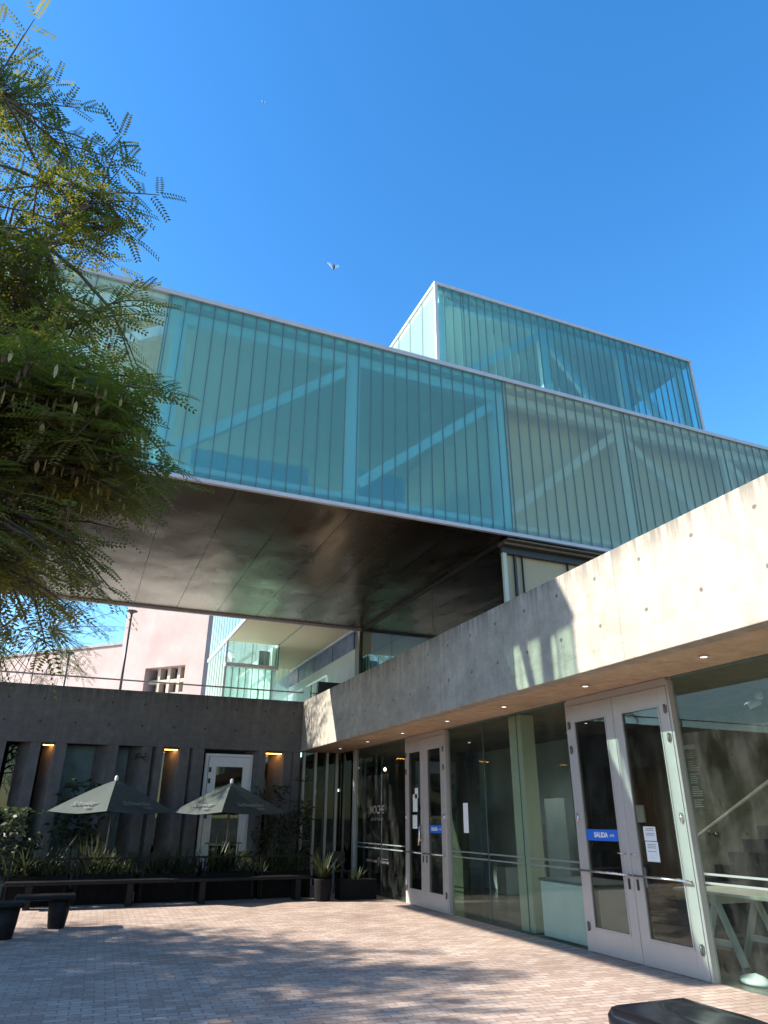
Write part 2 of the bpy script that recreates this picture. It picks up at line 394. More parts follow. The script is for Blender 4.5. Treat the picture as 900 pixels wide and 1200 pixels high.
# ------------------------------------------------------------------ world, sun, camera
w = bpy.data.worlds.new('World'); SC.world = w; w.use_nodes = True
nt = w.node_tree; sky = nt.nodes.new('ShaderNodeTexSky'); sky.sky_type = 'NISHITA'; sky.sun_disc = False
ELEV, ROT = R(29.4), R(-73.1)
sky.sun_elevation = ELEV; sky.sun_rotation = ROT; sky.air_density = 1.15; sky.dust_density = .25; sky.ozone_density = 3.0
hs = nt.nodes.new('ShaderNodeHueSaturation'); hs.inputs['Saturation'].default_value = 1.31; hs.inputs['Value'].default_value = 1.40; hs.inputs['Hue'].default_value = .502
nt.links.new(sky.outputs[0], hs.inputs['Color']); nt.links.new(hs.outputs[0], nt.nodes['Background'].inputs[0]); nt.nodes['Background'].inputs[1].default_value = .108
sd = Vector((-1.0, .304, .59)).normalized()
L = bpy.data.lights.new('sun', 'SUN'); L.energy = 5.0; L.angle = R(.5); L.color = (1.0,.93,.82)
lo = bpy.data.objects.new('sun', L); COL.objects.link(lo); lo.rotation_euler = sd.to_track_quat('Z', 'Y').to_euler()
SC.view_settings.view_transform = 'Standard'; SC.view_settings.look = 'None'; SC.view_settings.gamma = 1; SC.view_settings.exposure = 1.22

cam = bpy.data.cameras.new('camera'); co = bpy.data.objects.new('camera', cam); COL.objects.link(co); SC.camera = co
yaw, pit, rol = R(22.42269661), R(23.92282849), R(.34039301)
fwd = Vector((math.sin(yaw)*math.cos(pit), math.cos(yaw)*math.cos(pit), math.sin(pit)))
rt = Vector((math.cos(yaw), -math.sin(yaw), 0)); up = rt.cross(fwd)
r2 = rt*math.cos(rol) + up*math.sin(rol); u2 = up*math.cos(rol) - rt*math.sin(rol)
co.matrix_world = Matrix(((r2.x,u2.x,-fwd.x,0),(r2.y,u2.y,-fwd.y,0),(r2.z,u2.z,-fwd.z,1.6),(0,0,0,1)))
cam.sensor_fit = 'HORIZONTAL'; cam.sensor_width = 36; cam.lens = 36*808.15/900; cam.clip_end = 5000; cam.clip_start = .05

# ------------------------------------------------------------------ ground
g = MB(); g.face([(-1500,-1500,-.012),(1500,-1500,-.012),(1500,1500,-.012),(-1500,1500,-.012)]); struct(g.build('ground', M['earth']))
g = MB(); g.face([(-28,-14,0),(6.70,-14,0),(6.70,19.3,0),(-28,19.3,0)]); struct(g.build('plaza_paving', M['paving']))
g = MB(); g.face([(6.70,-14,-.004),(19,-14,-.004),(19,26,-.004),(6.70,26,-.004)]); struct(g.build('lobby_floor', M['lobbyfloor']))
g = MB(); g.face([(-28,19.3,-.002),(6.70,19.3,-.002),(6.70,26,-.002),(-28,26,-.002)]); struct(g.build('cafe_floor', M['lobbyfloor']))

XF = 6.67       # glazing line of the lobby
XB = 5.50       # outer face of the concrete parapet
YW = 19.15      # face of the concrete wall
YB, YB2 = 10.05, 17.75   # bridge faces
ZB, ZT = 6.45, 9.82      # bridge underside / glass top
XE = -4.5                # free end of the bridge
ZS = 3.24                # soffit of the lobby

# ------------------------------------------------------------------ concrete parapet / canopy along the lobby
t = thing('concrete_canopy', 'long pale concrete parapet beam with overhanging soffit above the lobby doors', 'concrete beam', (0,0,0))
box('parapet', M['beam'], t, XB, XB+.22, -9, YW+.32, ZS, 4.57, bevel=.012)
box('soffit', M['soffc'], t, XB+.22, XF+.10, -9, YW+.32, ZS+.004, ZS+.16)
box('deck', M['floor_grey'], t, XB+.22, XF+.10, -9, YW+.3, 3.98, 4.05)
for (x, y) in ((6.14,17.75),(6.14,15.80),(6.16,13.83),(6.10,11.68),(6.10,9.72),(6.10,7.66),(6.12,5.63),(6.12,3.6)):
    d = MB().lathe((x,y,ZS-.012), [(.035,.014),(.06,.012),(.062,0),(.042,-.002),(.04,.010)], 16).build('downlight', M['white_trim'], t)
    MB().lathe((x,y,ZS-.013), [(.036,.0),(.036,.008)], 14).build('lens', M['downlight'], d)

# ------------------------------------------------------------------ lobby glazing
lob = thing('glazed_lobby', 'glass fronted museum lobby with aluminium double doors beneath the concrete canopy', 'building front', (XF,8,0))
panes = [(-7.0,-2.2),(-2.2,1.3),(1.3,4.0),(4.0,6.71),(8.87,10.30),(10.30,11.41),(11.41,12.78),(14.76,16.2),(16.2,17.92)]
for a, b in panes:
    p = box('glass_pane', M['glass'], lob, XF, XF+.012, a+.005, b-.005, .0, ZS)
    box('safety_stripe', M['stripe'], p, XF-.003, XF-.001, a+.03, b-.03, .945, .968)
    box('safety_stripe', M['stripe'], p, XF-.003, XF-.001, a+.03, b-.03, 1.035, 1.058)
for b in (-2.2,1.3,4.0,8.868,10.30,11.41,14.757,16.2): MB().box(XF-.002, XF+.014, b-.005, b+.005, 0, ZS).build('glazing_seal', M['joint'], lob)
for a, b in ((-7,6.70),(8.88,12.77),(14.77,17.9)): MB().box(XF-.01, XF+.03, a, b, ZS-.02, ZS+.003).build('head_channel', M['joint'], lob)

box('end_post', M['alu'], lob, XF-.05, XF+.06, 17.93, 18.06, 0, ZS)
g1 = box('glass_pane', M['darkglass'], lob, XF, XF+.012, 18.07, YW+.05, 0, ZS)

def double_door(y0, y1, stick_left, papers):
    """leaves open along y; y1 is the far (left in photo) side"""
    x = XF - .06; d = thing.__globals__
    fr = MB(); zt = 3.20
    fr.box(x+.01, XF+.05, y0, y0+.035, 0, zt); fr.box(x+.01, XF+.05, y1-.035, y1, 0, zt); fr.box(x+.01, XF+.05, y0+.035, y1-.035, zt-.06, zt+.035)
    door = fr.build('double_door', M['alu'], lob)
    ym = (y0+y1)/2
    for k, (a, b) in enumerate(((y0+.04, ym-.004),(ym+.004, y1-.04))):
        f = MB(); st, br, tr = .155, .27, .22; zb, ztop = .012, zt-.065
        f.box(x, x+.05, a, a+st, zb, ztop); f.box(x, x+.05, b-st, b, zb, ztop)
        f.box(x, x+.05, a+st, b-st, zb, zb+br); f.box(x, x+.05, a+st, b-st, ztop-tr, ztop)
        f.build('door_leaf', M['alu'], door, bevel=.004)
        bd = MB()
        for (p, q) in ((a+st, a+st+.018), (b-st-.018, b-st)): bd.box(x-.006, x+.012, p, q, zb+br, ztop-tr)
        bd.box(x-.006, x+.012, a+st+.018, b-st-.018, zb+br, zb+br+.018); bd.box(x-.006, x+.012, a+st+.018, b-st-.018, ztop-tr-.018, ztop-tr)
        bd.build('glazing_bead', M['alu'], door)
        box('door_pane', M['doorglass'], door, x+.02, x+.03, a+st+.001, b-st-.001, zb+br+.001, ztop-tr-.001)
        hy = a+.045 if k == 0 else b-.045
        for hz in (2.86, 2.52, 1.62, .30):
            h = MB(); h.tube([(x-.014,hy,hz-.055),(x-.014,hy,hz+.055)], .013, 8); h.box(x-.012, x-.001, hy-.03, hy+.03, hz-.04, hz+.04)
            h.build('hinge', M['aludark'] if hz != 1.62 else M['steel'], door)
        bz = .965; b0, b1 = a+.05, b-.05
        pb = MB(); pb.tube([(x-.075,b0,bz),(x-.075,b1,bz)], .014, 10)
        pb.tube([(x-.001,b0,bz),(x-.075,b0,bz)], .013, 8); pb.tube([(x-.001,b1,bz),(x-.075,b1,bz)], .013, 8)
        pb.build('push_bar', M['steel'], door)
        my = b-.075 if k == 0 else a+.075
        lk = MB(); lk.box(x-.008, x-.001, my-.018, my+.018, .80, .92); lk.build('lock_plate', M['black'], door)
        hd = MB(); hd.tube([(x-.002,my,1.20),(x-.05,my,1.20),(x-.055,my+(.09 if k else -.09),1.205)], .009, 8); hd.build('lever', M['steel'], door)
        if k == 1 and stick_left:
            sx = x+.015
            box('blue_sticker', M['blue'], door, sx, sx+.002, a+st+.012, b-st-.012, 1.335, 1.475)
            text_mesh('sticker_text', 'SALIDA', .085, M['whitetxt'], door, (sx-.002, b-st-.18, 1.405), (0,-1,0), (0,0,1), bold=.003)
            text_mesh('sticker_text', 'exit', .06, M['whitetxt'], door, (sx-.002, b-st-.50, 1.408), (0,-1,0), (0,0,1))
        if k == 0 and papers:
            sx = x+.016
            MB().box(sx, sx+.002, a+.53, a+.74, 1.36, 1.52).build('paper_notice', M['paper'], door); MB().box(sx, sx+.002, a+.52, a+.735, 1.13, 1.352).build('paper_notice', M['paper'], door)
            for zz in ((1.495,1.475,1.44,1.42),(1.32,1.30,1.28,1.24)):
                ln = MB()
                for z in zz: ln.box(sx-.002, sx-.0005, a+.56, a+.70, z, z+.006)
                ln.build('notice_print', M['aludark'], door)
    if not stick_left: return door
    return door
double_door(6.73, 8.85, True, True)
d2 = double_door(12.80, 14.74, False, False)
xx = XF-.06
box('blue_sticker', M['blue'], d2, xx+.015, xx+.017, 13.00, 13.56, 1.335, 1.475)
text_mesh('sticker_text', 'SALIDA', .085, M['whitetxt'], d2, (xx+.012, 13.50, 1.405), (0,-1,0), (0,0,1), bold=.003)
text_mesh('sticker_text', 'exit', .06, M['whitetxt'], d2, (xx+.012, 13.16, 1.408), (0,-1,0), (0,0,1))
hd = MB(); hd.tube([(xx-.002,13.88,1.18),(xx-.07,13.88,1.18),(xx-.07,13.88,1.40),(xx-.07,13.9,1.44),(xx-.002,13.9,1.45)], .014, 8)
hd.tube([(xx-.07,13.88,1.40),(xx-.07,13.93,1.10)], .014, 8); hd.build('pull_handle', M['steel'], d2)
nb = MB(); nb.box(xx+.016, xx+.018, 14.14, 14.36, 1.72, 2.06).box(xx+.016, xx+.018, 14.10, 14.26, 1.98, 2.18).box(xx+.016, xx+.018, 14.16, 14.38, 1.40, 1.66)
nb.build('paper_notice', M['paper'], d2)
box('paper_notice', M['paper'], lob, XF-.004, XF-.002, 12.06, 12.24, 1.36, 1.86)
# lettering on the cafe glass
text_mesh('glass_lettering', 'NOCHE', .25, M['greytxt'], lob, (XF-.006, 16.92, 1.77), (0,-1,0), (0,0,1))
for wd_, yy_ in (('DE', 16.86),('LOS', 16.70),('MUSEOS', 16.47)): text_mesh('glass_lettering', wd_, .10, M['greytxt'], lob, (XF-.006, yy_, 1.57), (0,-1,0), (0,0,1))
for (a, b, z, h) in ((16.45,17.1,.66,.05),(15.75,16.25,.66,.05),(16.32,16.37,.60,.18),(16.28,16.41,.70,.05),(15.8,16.2,.74,.02)): MB().box(XF-.006, XF-.004, a, b, z, z+h).build('glass_logo', M['greytxt'], lob)

# cafe end screen beside the wall
cs = thing('cafe_screen', 'dark narrow cafe glass screen in the corner between wall and lobby glass', 'glass screen', (6.1,YW+.1,0))
box('glass_pane', M['darkglass'], cs, 5.56, XF-.03, YW+.10, YW+.112, .05, ZS)
for x in (5.62, 5.95, 6.28, 6.56):
    MB().box(x-.03, x+.03, YW+.03, YW+.095, 0, ZS).build('mullion', M['alu'], cs)

# ------------------------------------------------------------------ lobby interior
ix = 10.05
o = box('lobby_ceiling', M['ceilc'], None, XF+.11, 19, -9, 26, ZS+.012, ZS+.2); tag(o, 'rough concrete ceiling seen through the lobby glass', 'ceiling', kind='structure')
o = MB().box(ix, ix+.25, -9, 10.6, 0, ZS).build('concrete_wall', M['inconc']); tag(o, 'bare concrete wall with panel of lettering behind the stair', 'wall')
tx = MB()
random.seed(4)
for cidx, (a, b) in enumerate(((9.78,10.02),(10.10,10.36))):
    for k in range(26):
        z = 2.68 - k*.035; 
        if k in (3,9,15,21): continue
        tx.box(ix-.004, ix-.001, b-(b-a)*random.uniform(.55,1), b, z, z+.013)
tx.box(ix-.004, ix-.001, 9.80, 10.34, 2.76, 2.83)
o2 = tx.build('wall_lettering', M['paper'], o)
o = MB().box(ix, ix+.25, 10.605, 12.1, 0, ZS).build('pillar_wall', M['wood']); tag(o, 'brown wooden wall panel seen through the right hand glass door', 'wall')
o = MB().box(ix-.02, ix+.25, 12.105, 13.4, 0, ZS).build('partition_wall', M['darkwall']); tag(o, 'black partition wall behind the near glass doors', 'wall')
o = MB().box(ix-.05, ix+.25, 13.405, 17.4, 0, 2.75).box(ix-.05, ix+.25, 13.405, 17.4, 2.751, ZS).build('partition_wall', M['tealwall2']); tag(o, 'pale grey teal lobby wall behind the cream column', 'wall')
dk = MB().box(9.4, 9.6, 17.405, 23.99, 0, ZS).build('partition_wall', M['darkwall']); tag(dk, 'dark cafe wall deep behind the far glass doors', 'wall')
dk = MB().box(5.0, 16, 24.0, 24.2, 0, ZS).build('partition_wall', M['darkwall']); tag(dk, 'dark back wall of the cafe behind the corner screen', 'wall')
dk = MB().box(8.2, 8.35, 15.2, 17.2, 0, 2.3).build('display_panel', M['darkwall']); tag(dk, 'tall dark display panel standing inside the cafe glass', 'panel')
dk = MB().box(8.05, 8.19, 14.9, 15.9, 0, 1.65).build('display_panel', plain('olive_panel', (.035,.05,.03), .6)); tag(dk, 'low olive green panel beside the far glass doors', 'panel')
o = MB().box(7.75, 7.95, 16.2, 16.9, 1.95, 2.35).build('menu_board', plain('ochre_board', (.12,.09,.045), .6)); tag(o, 'ochre menu board hanging inside the cafe', 'board')
o = MB().prism([(6.80,10.36),(7.08,10.36),(7.08,10.74),(6.80,10.74)], 0, ZS).build('lobby_column', M['colw'], None, bevel=.02); tag(o, 'cream square column just behind the lobby glass', 'column')
# reception desk
t = thing('reception_desk', 'white reception counter standing against the glass beside the near doors', 'desk', (7.2,9.4,0))
box('front_panel', M['desk'], t, 6.78, 6.82, 8.72, 10.08, .02, .74)
box('side_panel', M['desk'], t, 6.825, 7.55, 8.72, 8.76, .02, .74); box('side_panel', M['desk'], t, 6.825, 7.55, 10.04, 10.08, .02, .74)
box('worktop', M['tealwall'], t, 6.76, 7.6, 8.70, 10.10, .745, .78, bevel=.005)
o = MB().box(9.55, 9.95, 15.6, 16.0, 0, .55).build('plinth', M['desk']); tag(o, 'small white plinth against the pale teal lobby wall', 'plinth')
# small wall fittings
t = thing('fire_alarm', 'small dark red alarm box high on the pale teal lobby wall', 'alarm', (9.98,14.9,2.85))
box('case', plain('dark_red_case', (.06,.015,.015), .5), t, 9.95, 9.999, 14.82, 15.0, 2.55, 2.72, bevel=.01); box('grille', M['black'], t, 9.94, 9.949, 14.86, 14.96, 2.58, 2.66)
t = thing('card_reader', 'small black card reader on the pale teal lobby wall', 'card reader', (9.98,14.2,1.4))
box('case', M['black'], t, 9.96, 9.999, 14.12, 14.22, 1.40, 1.62, bevel=.01); box('keypad', M['aludark'], t, 9.952, 9.959, 14.14, 14.2, 1.43, 1.5)
t = thing('security_camera', 'white security camera under the concrete ceiling at the right', 'camera', (8.6,7.2,ZS))
MB().lathe((8.55,7.05,ZS-.11), [(.05,.0),(.06,.02),(.06,.12)], 14).build('mount', M['white_trim'], t)
MB().tube([(8.55,7.05,ZS-.13),(8.42,7.15,ZS-.2)], .05, 12).build('housing', M['white_trim'], t)
MB().tube([(8.42,7.15,ZS-.2),(8.40,7.165,ZS-.21)], .042, 12).build('lens', M['black'], t)
for (x, y) in ((7.6,9.9),(7.6,11.9),(8.6,10.9),(8.6,13.2),(7.5,7.6),(8.4,15.0),(9.3,12.4)):
    c = MB().lathe((x,y,ZS-.006), [(.05,.02),(.055,0)], 12).build('ceiling_spot', M['white_trim'])
    tag(c, 'small round recessed spot lamp in the lobby ceiling', 'ceiling lamp', 'lobby ceiling spots'); MB().lathe((x,y,ZS-.010), [(.022,0),(.022,.003)], 10).build('lens', M['downlight'], c)
for (x, y, e) in ((8.4,7.4,55),(8.4,10.6,40),(8.4,13.2,34),(8.6,4.6,60),(8.0,9.0,24)):
    ll = bpy.data.lights.new('lobby_lamp', 'SPOT'); ll.energy = e; ll.spot_size = R(150); ll.spot_blend = .8; ll.shadow_soft_size = .25; ll.color = (1.0,.93,.82)
    q = bpy.data.objects.new('lobby_lamp', ll); COL.objects.link(q); q.location = (x, y, ZS-.05)
t = thing('roll_up_banner', 'pale standing banner deep in the lobby behind the cream column', 'banner', (9.3,13.1,0))
box('banner_sheet', M['tealwall2'], t, 9.30, 9.306, 12.75, 13.45, .08, 2.0); MB().box(9.22, 9.38, 12.72, 13.48, 0, .078).build('base', M['aludark'], t, bevel=.01); MB().tube([(9.31,12.75,2.0),(9.31,13.45,2.0)], .012, 6).build('top_rail', M['aludark'], t)
t = thing('waste_bin', 'small steel waste bin on the lobby floor left of the reception counter', 'bin', (7.6,11.2,0))
MB().lathe((7.6,11.2,0), [(.13,0),(.14,.01),(.15,.55),(.14,.56)], 18).build('body', M['steel'], t); MB().lathe((7.6,11.2,.565), [(.15,0),(.152,.03),(.10,.06)], 18).build('lid', M['black'], t)
t = thing('brochure_rack', 'narrow rack of leaflets in the lobby left of the bin', 'rack', (8.2,12.2,0))
for z in (.5,.85,1.2): MB().box(8.1,8.25,11.95,12.45,z,z+.02).build('shelf', M['aludark'], t); MB().box(8.14,8.18,11.98,12.42,z+.021,z+.22).build('leaflets', M['paper'], t)
for yy in (11.93, 12.46): MB().tube([(8.2,yy,0),(8.2,yy,1.5)], .015, 6).build('upright', M['aludark'], t)
random.seed(3)
bg = MB(); bg.lathe((7.02,6.55,0), [(.10,0),(.12,.02),(.11,.045),(.07,.07),(.02,.08)], 18)
bg.v = [(7.02+(x-7.02)*(1+.25*mnoise.noise(Vector((x*9,y*9,z*14)))), 6.55+(y-6.55)*(1.5+.3*mnoise.noise(Vector((y*8,x*8,3)))), max(0, z*(1+.4*mnoise.noise(Vector((x*11,y*11,5)))))) for x, y, z in bg.v]
o = bg.build('plastic_bundle', M['desk']); tag(o, 'pale crumpled plastic bundle on the floor inside the glass right of the doors', 'bundle')
# staircase
t = thing('staircase', 'dark stone staircase with steel handrail against the concrete lobby wall', 'stairs', (9.3,9.5,0))
for k in range(11):
    y1 = 9.75 - k*.28
    MB().box(8.55, ix-.02, y1-.30, y1, .171*k if k else 0, .171*(k+1)).build('step', M['stone'], t, bevel=.008)
hr = MB(); hr.tube([(9.86,10.25,1.14),(9.86,10.03,1.27),(9.86,6.3,3.12)], .030, 10); h = hr.build('handrail', M['wood2'], t)
for y, z in ((9.62,1.48),(8.3,2.16),(7.0,2.78)): MB().tube([(9.86,y,z-.02),(9.86,y,z-.10),(ix-.005,y,z-.10)], .014, 8).lathe((ix-.02,y,z-.10), [(.001,-.04),(.035,-.02),(.035,.02),(.001,.04)], 10).build('bracket', M['steel'], h)
# trestle table
t = thing('trestle_table', 'pale plywood trestle table behind the glass at the right edge', 'table', (8.0,6.6,0))
MB().box(7.55, 8.45, 4.6, 8.15, .745, .78).build('tabletop', M['wood2'], t, bevel=.004)
for yb in (7.55, 5.4):
    tr = MB().box(7.6, 8.4, yb-.05, yb+.05, .64, .743).build('trestle', M['wood2'], t)
    for xx_ in (7.66, 8.34):
        for sg in (-1, 1):
            MB().bar((xx_, yb+.02*sg, .64), (xx_, yb+.30*sg, .0), .045, .08, (1,0,0)).build('leg', M['wood2'], tr)
        MB().bar((xx_, yb-.21, .22), (xx_, yb+.21, .22), .03, .07).build('stretcher', M['wood2'], tr)
# framed picture leaning + pendant bulbs
t = thing('framed_picture', 'small framed picture leaning on the dark wall behind the near door', 'picture', (9.9,11.5,.3))
box('frame', M['black'], t, 9.96, 10.0, 11.3, 11.75, .40, .85); box('print', M['paper'], t, 9.954, 9.959, 11.36, 11.69, .46, .79)
o = MB().box(9.99,10.03,11.25,11.5,1.55,1.85).build('wall_switch', M['paper']); tag(o, 'small pale switch panel on the brown wooden wall panel', 'switch')
BULBS = ((8.0,21.4,3.02,'a'),(8.0,19.2,2.86,'b'),(8.0,17.6,2.92,'c'),(8.0,17.55,2.72,'d'),(6.37,20.5,2.28,'e'),(7.05,20.5,2.33,'f'))
for i, (x, y, z, lab) in enumerate(BULBS):
    t = thing('pendant_lamp', 'small glowing warm bulb hanging inside the dark cafe', 'pendant lamp', (x,y,z), 'cafe pendant bulbs')
    MB().lathe((x,y,z), [(.004,-.05),(.03,-.03),(.036,0),(.02,.04)], 10).build('bulb', M['bulb'], t)
    MB().tube([(x,y,z+.04),(x,y,ZS)], .005, 5).build('cord', M['black'], t)

# ------------------------------------------------------------------ left concrete wall
cw = thing('concrete_wall', 'dark concrete wall with angled piers and lit slots behind the parasols', 'wall', (1.5,YW,0))
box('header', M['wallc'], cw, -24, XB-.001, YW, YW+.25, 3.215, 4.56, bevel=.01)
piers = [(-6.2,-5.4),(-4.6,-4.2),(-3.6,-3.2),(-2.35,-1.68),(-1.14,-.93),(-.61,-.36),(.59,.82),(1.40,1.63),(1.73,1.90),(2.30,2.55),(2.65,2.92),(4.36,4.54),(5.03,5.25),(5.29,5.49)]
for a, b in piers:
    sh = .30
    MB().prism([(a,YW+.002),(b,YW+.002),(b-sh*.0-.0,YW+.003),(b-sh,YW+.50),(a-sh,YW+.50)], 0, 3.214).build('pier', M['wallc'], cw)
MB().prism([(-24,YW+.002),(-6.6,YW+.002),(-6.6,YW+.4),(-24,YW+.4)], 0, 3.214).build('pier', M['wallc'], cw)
for (a, b) in ((-.93,-.61),(1.90,2.30),(4.54,5.03)):
    l = MB().box(a+.02, b-.02, YW+.06, YW+.20, 3.17, 3.205).build('slot_lamp', M['black'], cw)
    MB().box(a+.04, b-.04, YW+.075, YW+.185, 3.160, 3.168).build('lamp_lens', M['lampglow'], l)
    lt = None
for k, (a, b, m) in enumerate(((-1.95,-1.15,'darkglass'),(-.75,.60,'curtain'),(.45,1.42,'curtain'),(1.6,2.3,'darkglass'),(4.2,5.3,'darkglass'))):
    MB().box(a, b, YW+.515+.004*k, YW+.53+.004*k, .05, 3.21).build('window_glass', M[m], cw)
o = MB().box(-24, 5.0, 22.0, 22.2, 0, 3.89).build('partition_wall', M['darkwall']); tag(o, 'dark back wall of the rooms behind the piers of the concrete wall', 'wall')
for k, (a, b) in enumerate(((-5.45,-4.5),(-4.25,-3.5),(-3.3,-2.3))): MB().box(a-.3, b+.05, YW+.52, YW+.532, .05, 3.21).build('window_glass', M['darkglass'], cw)
# white door set in the wall
dr = MB(); y = YW+.20
dr.box(3.0,3.09,y,y+.08,0,3.12); dr.box(4.20,4.29,y,y+.08,0,3.12); dr.box(3.09,4.20,y,y+.08,3.05,3.12)
dd = dr.build('white_door', M['upvc'], cw)
lf = MB(); lf.box(3.10,3.30,y-.02,y+.04,.02,3.04); lf.box(3.99,4.19,y-.02,y+.04,.02,3.04); lf.box(3.30,3.99,y-.02,y+.04,2.80,3.04); lf.box(3.30,3.99,y-.02,y+.04,.02,.30)
lf.build('door_leaf', M['upvc'], dd, bevel=.005)
box('door_pane', M['darkglass'], dd, 3.301, 3.989, y, y+.012, .301, 2.799)
MB().tube([(3.2,y-.08,1.0),(4.1,y-.08,1.0)], .014, 8).tube([(3.2,y-.02,1.0),(3.2,y-.08,1.0)], .012, 6).tube([(4.1,y-.02,1.0),(4.1,y-.08,1.0)], .012, 6).build('push_bar', M['aludark'], dd)
for hz in (2.72, 2.45, 1.62, .4): MB().box(3.11, 3.17, y-.045, y-.021, hz-.06, hz+.06).build('hinge', M['black'], dd)
for (a, b) in ((2.0,2.95),(4.30,4.36)): pass
# terrace deck behind wall
o = MB().box(-24, XB+.5, YW+.255, 60, 3.9, 4.0).build('terrace', M['terrace_tile']); struct(o)
# terrace railing
t = thing('terrace_railing', 'thin metal handrail running along the top of the dark concrete wall', 'railing', (0,YW+.35,4.0))
MB().tube([(-24,YW+.35,4.88),(XB+.1,YW+.35,4.86)], .022, 8).build('handrail', M['rail'], t)
for x in (-6.2,-4.3,-2.4,4.28,): MB().box(x-.012, x+.012, YW+.33, YW+.37, 4.0, 4.86).build('post', M['rail'], t)

# ------------------------------------------------------------------ glass bridge
br = thing('glass_bridge', 'long teal channel glass bridge with dark metal underside crossing over the plaza', 'building', (6,14,ZB))
def glass_face(parent, x0, x1, y, z0, z1, mat, pitch=.246, ph=0.0, name='glass_bay', jmat=None, joints=True):
    """panes in the plane y, one mesh per bay, joints set slightly proud"""
    a = MB(); k0 = math.ceil((x0-ph)/pitch - 1e-6); xs = [x0] + [ph+k*pitch for k in range(k0, int((x1-ph)//pitch)+1) if x0+.03 < ph+k*pitch < x1-.03] + [x1]
    for p, q in zip(xs[:-1], xs[1:]): a.face([(p+.008,y,z0),(q-.008,y,z0),(q-.008,y,z1),(p+.008,y,z1)])
    o = a.build(name, mat, parent)
    if joints:
        j = MB()
        for p in xs[:-1]: j.box(p-.008, p+.008, y-.008, y+.03, z0, z1)
        j.build('glazing_joint', jmat or M['joint'], o)
    return o
def glass_face_x(parent, y0, y1, x, z0, z1, mat, pitch=.246, name='glass_end', joints=True):
    a = MB(); n = max(1, round((y1-y0)/pitch)); ys = [y0+(y1-y0)*k/n for k in range(n+1)]
    for p, q in zip(ys[:-1], ys[1:]): a.face([(x,p+.005,z0),(x,p+.005,z1),(x,q-.005,z1),(x,q-.005,z0)])
    o = a.build(name, mat, parent)
    if joints:
        j = MB()
        for p in ys[:-1]: j.box(x-.008, x+.03, p-.0055, p+.0055, z0, z1)
        j.build('glazing_joint', M['joint'], o)
    return o
XR = 18.0
posts = [-3.5, .40, 3.62, 6.75, 9.86, 12.97, 16.1]
edges = [XE, .14, 3.62, 6.75, 9.86, 12.97, XR]
glass_face(br, XE+.02, .14, YB, ZB, ZT, M['clearu'], 1.16, -4.5)
for k, (a, b) in enumerate(zip(edges[1:-1], edges[2:])): glass_face(br, a, b, YB, ZB, ZT, M['uglass' if k < 2 else 'uglass_reflect_tint'], .246, .18)
glass_face(br, XE+.02, XR, YB2, ZB, ZT, M['uglass_rear'], .246, .18)
glass_face_x(br, YB+.02, YB2-.02, XE, ZB, ZT, M['uglass_y'], .246)
box('roof', M['ceiling_white'], br, XE+.03, XR, YB+.04, YB2-.04, ZT-.10, ZT+.06)
box('floor', M['floor_grey'], br, XE+.03, XR, YB+.04, YB2-.04, ZB+.012, ZB+.12)
cp = MB(); cp.box(XE-.04, XR, YB-.035, YB+.06, ZT, ZT+.09).box(XE-.04, XR, YB2-.06, YB2+.035, ZT, ZT+.09).box(XE-.04, XE+.06, YB+.06, YB2-.06, ZT, ZT+.09); cp.build('coping', M['white_trim'], br)
cp = MB(); cp.box(XE-.04, XR, YB-.035, YB+.035, ZB-.065, ZB-.001).box(XE-.04, XR, YB2-.035, YB2+.035, ZB-.09, ZB-.001).box(XE-.04, XE+.035, YB+.035, YB2-.035, ZB-.09, ZB-.001); cp.build('bottom_trim', M['white_trim'], br)
# metal underside: long panels with open joints
sf = MB(); n = 11; xs = [XE+.05 + (XF-XE-.05)*k/n for k in range(n+1)]
random.seed(5)
def warped(x0, x1, y0, y1, z):
    nx, ny = 6, 10; base = len(sf.v); ph = random.random()*9
    for i in range(nx+1):
        for j in range(ny+1):
            x = x0+(x1-x0)*i/nx; yv = y0+(y1-y0)*j/ny
            e = math.sin(math.pi*i/nx)*math.sin(math.pi*j/ny)
            sf.v.append((x, yv, z - e*.006 + e*.007*math.sin(ph+yv*2.1+x)))
    for i in range(nx):
        for j in range(ny):
            a = base+i*(ny+1)+j; sf.f.append((a, a+1, a+ny+2, a+ny+1)); sf.sm.append(True)
for p, q in zip(xs[:-1], xs[1:]):
    yy = [YB+.06, YB+2.6, YB+5.1, YB2-.06]
    for u, v in zip(yy[:-1], yy[1:]): warped(p+.005, q-.005, u+.003, v-.003, ZB-.03)
sf.build('soffit_panels', M['soffit'], br)
box('soffit_backing', M['black'], br, XE+.05, XF+.3, YB+.06, YB2-.06, ZB-.012, ZB+.008)
# truss behind the glass
yt = YB+.30
box('truss_chord', M['white_steel'], br, XE+.4, XR-.2, yt-.09, yt+.09, ZT-.36, ZT-.12)
box('truss_chord', M['white_steel'], br, XE+.4, XR-.2, yt-.09, yt+.09, ZB+.125, ZB+.30)
for x in posts: box('truss_post', M['white_steel'], br, x-.11, x+.11, yt-.085, yt+.085, ZB+.305, ZT-.37)
for i in range(len(posts)-1):
    a, b = posts[i]+.13, posts[i+1]-.13
    z0, z1 = ZB+.55, ZT-.48
    if i >= 4: z0, z1 = z1, z0
    MB().bar((a,yt,z0),(b,yt,z1), .12, .18).build('truss_brace', M['white_steel'], br)
yt2 = YB2-.38
for i, x in enumerate(posts): box('truss_post', M['white_steel'], br, x-.11, x+.11, yt2-.085, yt2+.085, ZB+.25, ZT-.12)
# end frame
for y in (YB2-.3,): box('end_post', M['white_steel'], br, XE+.15, XE+.33, y-.09, y+.09, ZB+.25, ZT-.12)
